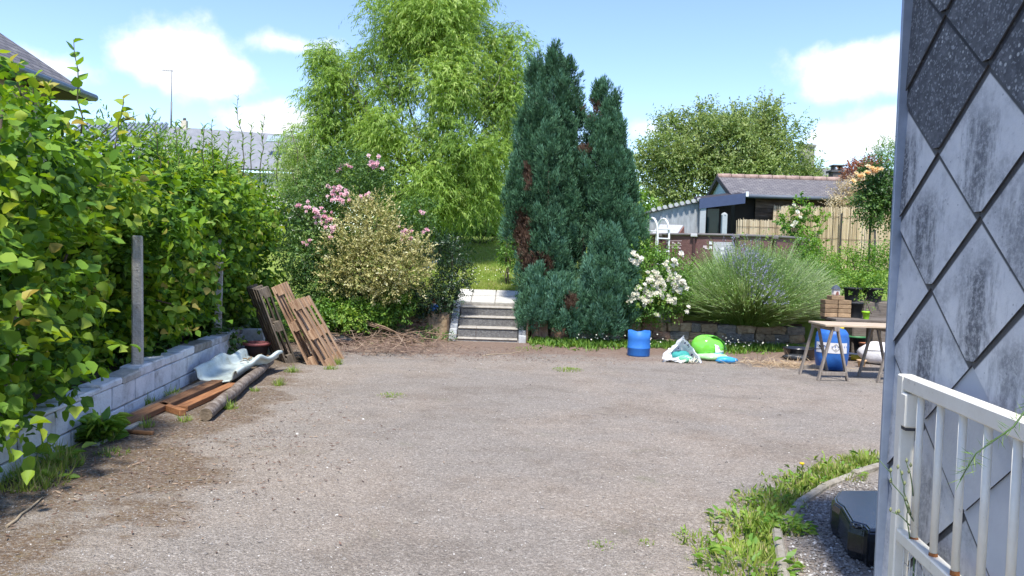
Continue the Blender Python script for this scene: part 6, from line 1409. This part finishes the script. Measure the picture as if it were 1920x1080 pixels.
# ------------------------------------------------------------------ weeds, grass tufts and litter on the ground
def tuft(name, label, cat, c, n, h, spread, m_=None, tpl='blade', w=.008, broad=0, group=None, tint=.5, rx=1.0):
    c = Vector(c); a = rng.uniform(0, 6.283, n); rr = np.sqrt(rng.random(n)) * spread
    pos = np.stack([np.cos(a) * rr * rx, np.sin(a) * rr, np.full(n, -.004)], 1); d = norm(np.stack([np.cos(a) * .5, np.sin(a) * .5, np.ones(n)], 1) + rng.normal(size=(n, 3)) * .35)
    d[:, 2] = np.abs(d[:, 2]); me = leaf_mesh(name, pos, d, norm(np.stack([-np.cos(a), -np.sin(a), np.full(n, .6)], 1) + rng.normal(size=(n, 3)) * .3), h * rng.uniform(.4, 1.3, n) * (1.1 - .65 * rr / spread), w * rng.uniform(.6, 1.3, n), tpl, np.where(rng.random(n) < .10, 1.0, tint + rng.normal(0, .17, n)))
    if broad:
        t = thing(name, label, cat, c, group=group); link('blades', me, m_ or GRS, t)['kind'] = 'stuff'
        a = rng.uniform(0, 6.283, broad); rr = np.sqrt(rng.random(broad)) * spread * .9; pos = np.stack([np.cos(a) * rr * rx, np.sin(a) * rr, rng.uniform(.0, h * .7, broad)], 1)
        d = np.stack([np.cos(a), np.sin(a), rng.uniform(.0, .9, broad)], 1); link('broad_leaves', leaf_mesh('broad_leaves', pos, d, np.tile((0, -.2, 1.), (broad, 1)) + rng.normal(size=(broad, 3)) * .35, h * rng.uniform(.35, .7, broad), h * .26, 'oval', tint - .1 + rng.normal(0, .2, broad)), LIM, t)['kind'] = 'stuff'
        return t
    o = link(name, me, m_ or GRS, None, c); return tag(o, label, cat, group)
G1 = 'grass tufts on the drive'
for px, py, n_, h_, s_, lb in ((735, 742, 130, .045, .16, 'flat grass tuft alone in the middle left of the drive'), (1065, 694, 300, .05, .22, 'wide grass tuft on the drive in front of the conifer'), (522, 722, 90, .11, .07, 'grass tuft on the drive near the far end of the pole'), (548, 697, 90, .10, .10, 'grass tuft on the drive left of the pallets foot'), (430, 766, 90, .14, .06, 'grass tuft against the near half of the wooden pole'),
        (628, 683, 130, .15, .09, 'grass tuft at the right foot of the pallets'), (620, 692, 90, .08, .10, 'low grass tuft in front of the pallets foot'), (478, 733, 70, .07, .06, 'small grass tuft beside the middle of the wooden pole'), (325, 745, 90, .16, .08, 'grass tuft between the boards and the wall near the slide'), (270, 760, 130, .2, .11, 'tall grass tuft between the brown board and the wall'), (345, 790, 60, .10, .06, 'grass tuft at the corner of the orange board frame'), (275, 800, 50, .12, .06, 'thin yellowish grass tuft by the long brown board'), (210, 850, 100, .07, .12, 'low grass patch near the end of the pale batten'), (1130, 1022, 60, .03, .08, 'tiny grass patch at the bottom of the drive'), (1210, 1018, 40, .03, .05, 'tiny grass patch left of the near weeds'), (990, 655, 120, .06, .3, 'grass patch at the right foot of the steps')):
    tuft('grass_tuft', lb, 'grass tuft', P(px, py), n_, h_, s_, group=G1, tint=.5)
G2 = 'weed clumps along the wall and kerb'
for px, py, n_, h_, s_, br, lb in ((60, 905, 420, .16, .22, 12, 'weedy grass at the foot of the wall, lower left corner'), (110, 872, 300, .17, .16, 24, 'leafy weed clump at the foot of the wall above the lower left corner'), (190, 826, 60, .22, .12, 130, 'bushy leafy weed against the wall at the near end of the boards'), (1300, 1012, 130, .05, .12, 26, 'dark low weed patch on the drive left of the kerb weeds'), (1405, 985, 420, .085, .24, 60, 'broad grassy weeds on the drive side of the kerb'), (1400, 1060, 560, .10, .28, 70, 'lush weeds at the bottom edge beside the kerb'), (1480, 992, 90, .07, .13, 160, 'round leafy weed clump growing over the kerb'), (1440, 945, 380, .085, .24, 30, 'grassy weeds at the bend of the kerb'), (1500, 905, 230, .08, .2, 30, 'weeds with brown leaves outside the kerb bend'), (1572, 890, 420, .09, .2, 14, 'bright grass along the outer side of the kerb'), (1625, 868, 360, .11, .18, 14, 'bright grass reaching the building corner')):
    tuft('weed_clump', lb, 'weeds', P(px, py), n_, h_, s_, broad=br, group=G2, tint=.72, w=.008)
kk = []; rk = np.random.default_rng(31)
for a_, c_ in zip(kp[1:-2], kp[2:-1]):
    m__ = int((c_ - a_).length * 700); t__ = rk.random(m__); nrm__ = np.array((-(c_ - a_).y, (c_ - a_).x)); nrm__ /= np.linalg.norm(nrm__)
    w__ = np.abs(rk.normal(0, .13, m__)) + .03; base__ = np.outer(1 - t__, (a_.x, a_.y)) + np.outer(t__, (c_.x, c_.y)); kk.append(base__ + nrm__[None] * (w__ * (1 if nrm__[0] < 0 else -1))[:, None])
kk = np.concatenate(kk); n = len(kk); kk = np.concatenate([kk, np.zeros((n, 1))], 1)
o = link('kerb_grass', leaf_mesh('kerb_grass', kk, norm(rk.normal(size=(n, 3)) * .6 + np.array((0, 0, .8))), norm(rk.normal(size=(n, 3)) + np.array((0, -.5, .7))), rk.uniform(.02, .075, n), rk.uniform(.005, .018, n), 'fold', .66 + rk.normal(0, .2, n)), GRS); tag(o, 'short sparse grass and weeds spreading along the outside of the kerb', 'grass', kind='stuff')
dn = P(1502, 905); t = thing('dandelion', 'single yellow dandelion flower above the kerb weeds', 'flower', dn)
MB().tube([(0, 0, 0), (.01, 0, .07), (.0, 0, .13)], .003, 5).build('stalk', mat('green_stem', (.10, .10, .045)), t); MB().lathe([(.004, .125), (.018, .132), (.016, .14), (.002, .143)], 10).build('head', mat('dandelion_yellow', (.75, .48, .02), 9, .7), t)
# weeds with daisies under the right wall
n = 7000; xx = rng.uniform(.35, 5.2, n); yy = 13.9 - np.abs(rng.normal(0, .42, n)) * (.5 + .5 * np.sin(xx * 1.3) ** 2); pos = np.stack([xx, yy, np.full(n, 0.)], 1)
o = link('wall_foot_weeds', leaf_mesh('wall_foot_weeds', pos, norm(rng.normal(size=(n, 3)) * .6 + np.array((0, 0, .9))), norm(rng.normal(size=(n, 3)) + np.array((0, -.6, .8))), rng.uniform(.06, .15, n), rng.uniform(.012, .03, n), 'fold', .5 + rng.normal(0, .2, n)), LIM); tag(o, 'low weeds and grass along the foot of the stone wall', 'weeds', kind='stuff')
n = 70; xx = rng.choice([1.6, 2.4, 3.4, 3.8, 4.2], n) + rng.normal(0, .25, n); yy = 13.4 + rng.normal(0, .22, n)
o = link('daisies', leaf_mesh('daisies', np.stack([xx, yy, rng.uniform(.1, .24, n)], 1), rand_dirs(n), np.tile((0, -.8, .7), (n, 1)),   .028, .026, 'oval', rng.random(n)), WHT); tag(o, 'small white daisies among the weeds below the stone wall', 'flowers', kind='stuff')
# straw by the tub, dry cuttings by the pallets
STRW = leaf_mat('straw', [(0, (.22, .14, .08)), (.5, (.38, .27, .16)), (1, (.54, .43, .27))], .85, .1)
def strew(name, label, cat, cs, n, size, lift, m_, seed, lw=.012, tpl='quad'):
    rg = np.random.default_rng(seed); pos = []
    for (px, py, sx_, sy_, wgt) in cs:
        p = P(px, py); k = int(n * wgt); pos.append(np.stack([p.x + rg.normal(0, sx_, k), p.y + rg.normal(0, sy_, k), np.abs(rg.normal(0, lift, k)) + .006], 1))
    pos = np.concatenate(pos); k = len(pos); pos[:, 2] *= np.exp(-0)
    d = rg.normal(size=(k, 3)) * np.array((1, .8, .22 + lift * 2)); o = link(name, leaf_mesh(name, pos, d, rg.normal(size=(k, 3)) * .3 + np.array((0, -.3, 1)), size * rg.uniform(.4, 1.5, k), lw, tpl, rg.random(k)), m_); return tag(o, label, cat, kind='stuff')
strew('straw_litter', 'dry straw on the ground around the mortar tub', 'straw', ((1450, 685, .35, .2, .6), (1500, 688, .25, .15, .4)), 900, .16, .02, STRW, 3, .008)
BRN = leaf_mat('dry_twig', [(0, (.09, .055, .04)), (.5, (.18, .115, .085)), (1, (.32, .24, .17))], .9, .05)
bp0 = P(690, 648)
strew('brush_cuttings', 'heap of dry brown hedge cuttings between the pallets and steps', 'brush pile', ((660, 640, .35, .35, .3), (720, 645, .45, .35, .4), (690, 660, .6, .3, .3)), 3200, .22, .07, BRN, 4, .010)
strew('leaf_litter', 'brown leaf litter scattered along the back and left of the drive', 'leaf litter', ((760, 662, 1.3, .35, .3), (880, 655, 1.0, .3, .2), (1000, 672, 1.4, .35, .2), (250, 890, .6, .7, .1), (420, 800, .7, 1.0, .1), (330, 850, .7, .9, .1)), 3600, .035, .003, BRN, 5, .012)
tw = thing('brush_pile', 'long bare branches lying on top of the dry cuttings', 'branches', (bp0.x, bp0.y, 0)); mb = MB(); r = random.Random(14)
for k in range(46):
    a = Vector((r.uniform(-.8, .9), r.uniform(-.3, .5), .02 + .2 * r.random())); b2 = a + Vector((r.uniform(-.8, .8), r.uniform(-.4, .4), r.uniform(-.15, .15))); b2.z = max(b2.z, .02); mb.tube(wiggle(a, b2, 4, .06, k), [.010, .009, .007, .005, .003], 5)
for k in range(3): mb.tube(wiggle((-.5 + .1 * k, .5, .42), (1.0, -.1 - .1 * k, .05), 5, .03, 90 + k), [.016, .015, .013, .011, .009, .006], 6)
mb.build('twigs', mat('dry_branch', [(.3, (.14, .09, .06)), (.7, (.30, .21, .14))], 14, .9), tw)
for k, (a, c, lb) in enumerate((((12, 990), (80, 935), 'long pale stick lying on the drive, lower left'), ((905, 668), (985, 660), 'thin twig on the ground right of the pallets'))):
    p0, p1 = P(*a), P(*c); o = MB().tube([q - p0 for q in wiggle(p0 + Vector((0, 0, .008)), p1 + Vector((0, 0, .01)), 5, .02, k)], [.008, .008, .007, .006, .006, .004], 6).build('stick', mat('pale_stick', (.38, .30, .20), 20, .9), None, p0); tag(o, lb, 'stick')

# ---- wild stems by the gate post, close to the camera
ws = thing('wild_flower_stem', 'thin wild plant with seed heads in front of the gate post', 'plant', (1.40, 2.78, 0))
mb = MB(); hd = MB(); r = random.Random(3)
w0 = Vector((1.40, 2.78, 0))
for a, c in (((1718, 985), (1648, 862)), ((1708, 965), (1688, 880)), ((1706, 985), (1672, 960)), ((1712, 930), (1700, 868)), ((1706, 1010), (1697, 940))):
    p0 = D(*a, 2.76) - w0; p1 = D(*c, 2.74) - w0; pts = wiggle(p0, p1, 5, .04, a[0], -.01); mb.tube(pts, [.0025, .0023, .002, .0018, .0016, .0012], 5)
    for t_ in (3, 4, 5): hd.lathe([(.001, -.008), (.006, 0), (.001, .010)], 6, pts[t_] + Vector((r.uniform(-.01, .01), 0, .008)))
mb.tube([D(1716, 990, 2.76) - w0, D(1712, 1100, 2.77) - w0, (0.02, 0, .3), (0, 0, 0)], .003, 5)
mb.build('stem', mat('wild_stem', (.10, .17, .06), 9, .6), ws); hd.build('seed_head', mat('seed_head', (.22, .25, .12), 9, .7), ws)
sg = thing('feathery_sprig', 'soft green feathery sprig in front of the gate bars at the right edge', 'plant', (1.10, 1.70, 0)); s0 = Vector(sg.location)
pts = [Vector((1.12, 1.62, 0)) - s0, Vector((1.13, 1.65, .5)) - s0, D(1960, 720, 1.72) - s0, D(1900, 800, 1.74) - s0, D(1830, 850, 1.76) - s0, D(1800, 900, 1.78) - s0]
MB().tube(pts, [.004, .0035, .003, .0022, .0016, .001], 5).build('stem', mat('wild_stem', (.10, .17, .06)), sg)
pp = []; dd = []
for k in range(110):
    t_ = rng.uniform(2, 5); j = min(4, int(t_)); q = pts[j].lerp(pts[j + 1], t_ - j); pp.append(np.array(q)); dd.append(rng.normal(size=3) + np.array((-.6, .1, -.2)))
o = link('foliage', leaf_mesh('foliage', np.array(pp), np.array(dd), rng.normal(size=(110, 3)), .035, .0016, 'quad', rng.random(110)), LIM, sg); o['kind'] = 'stuff'
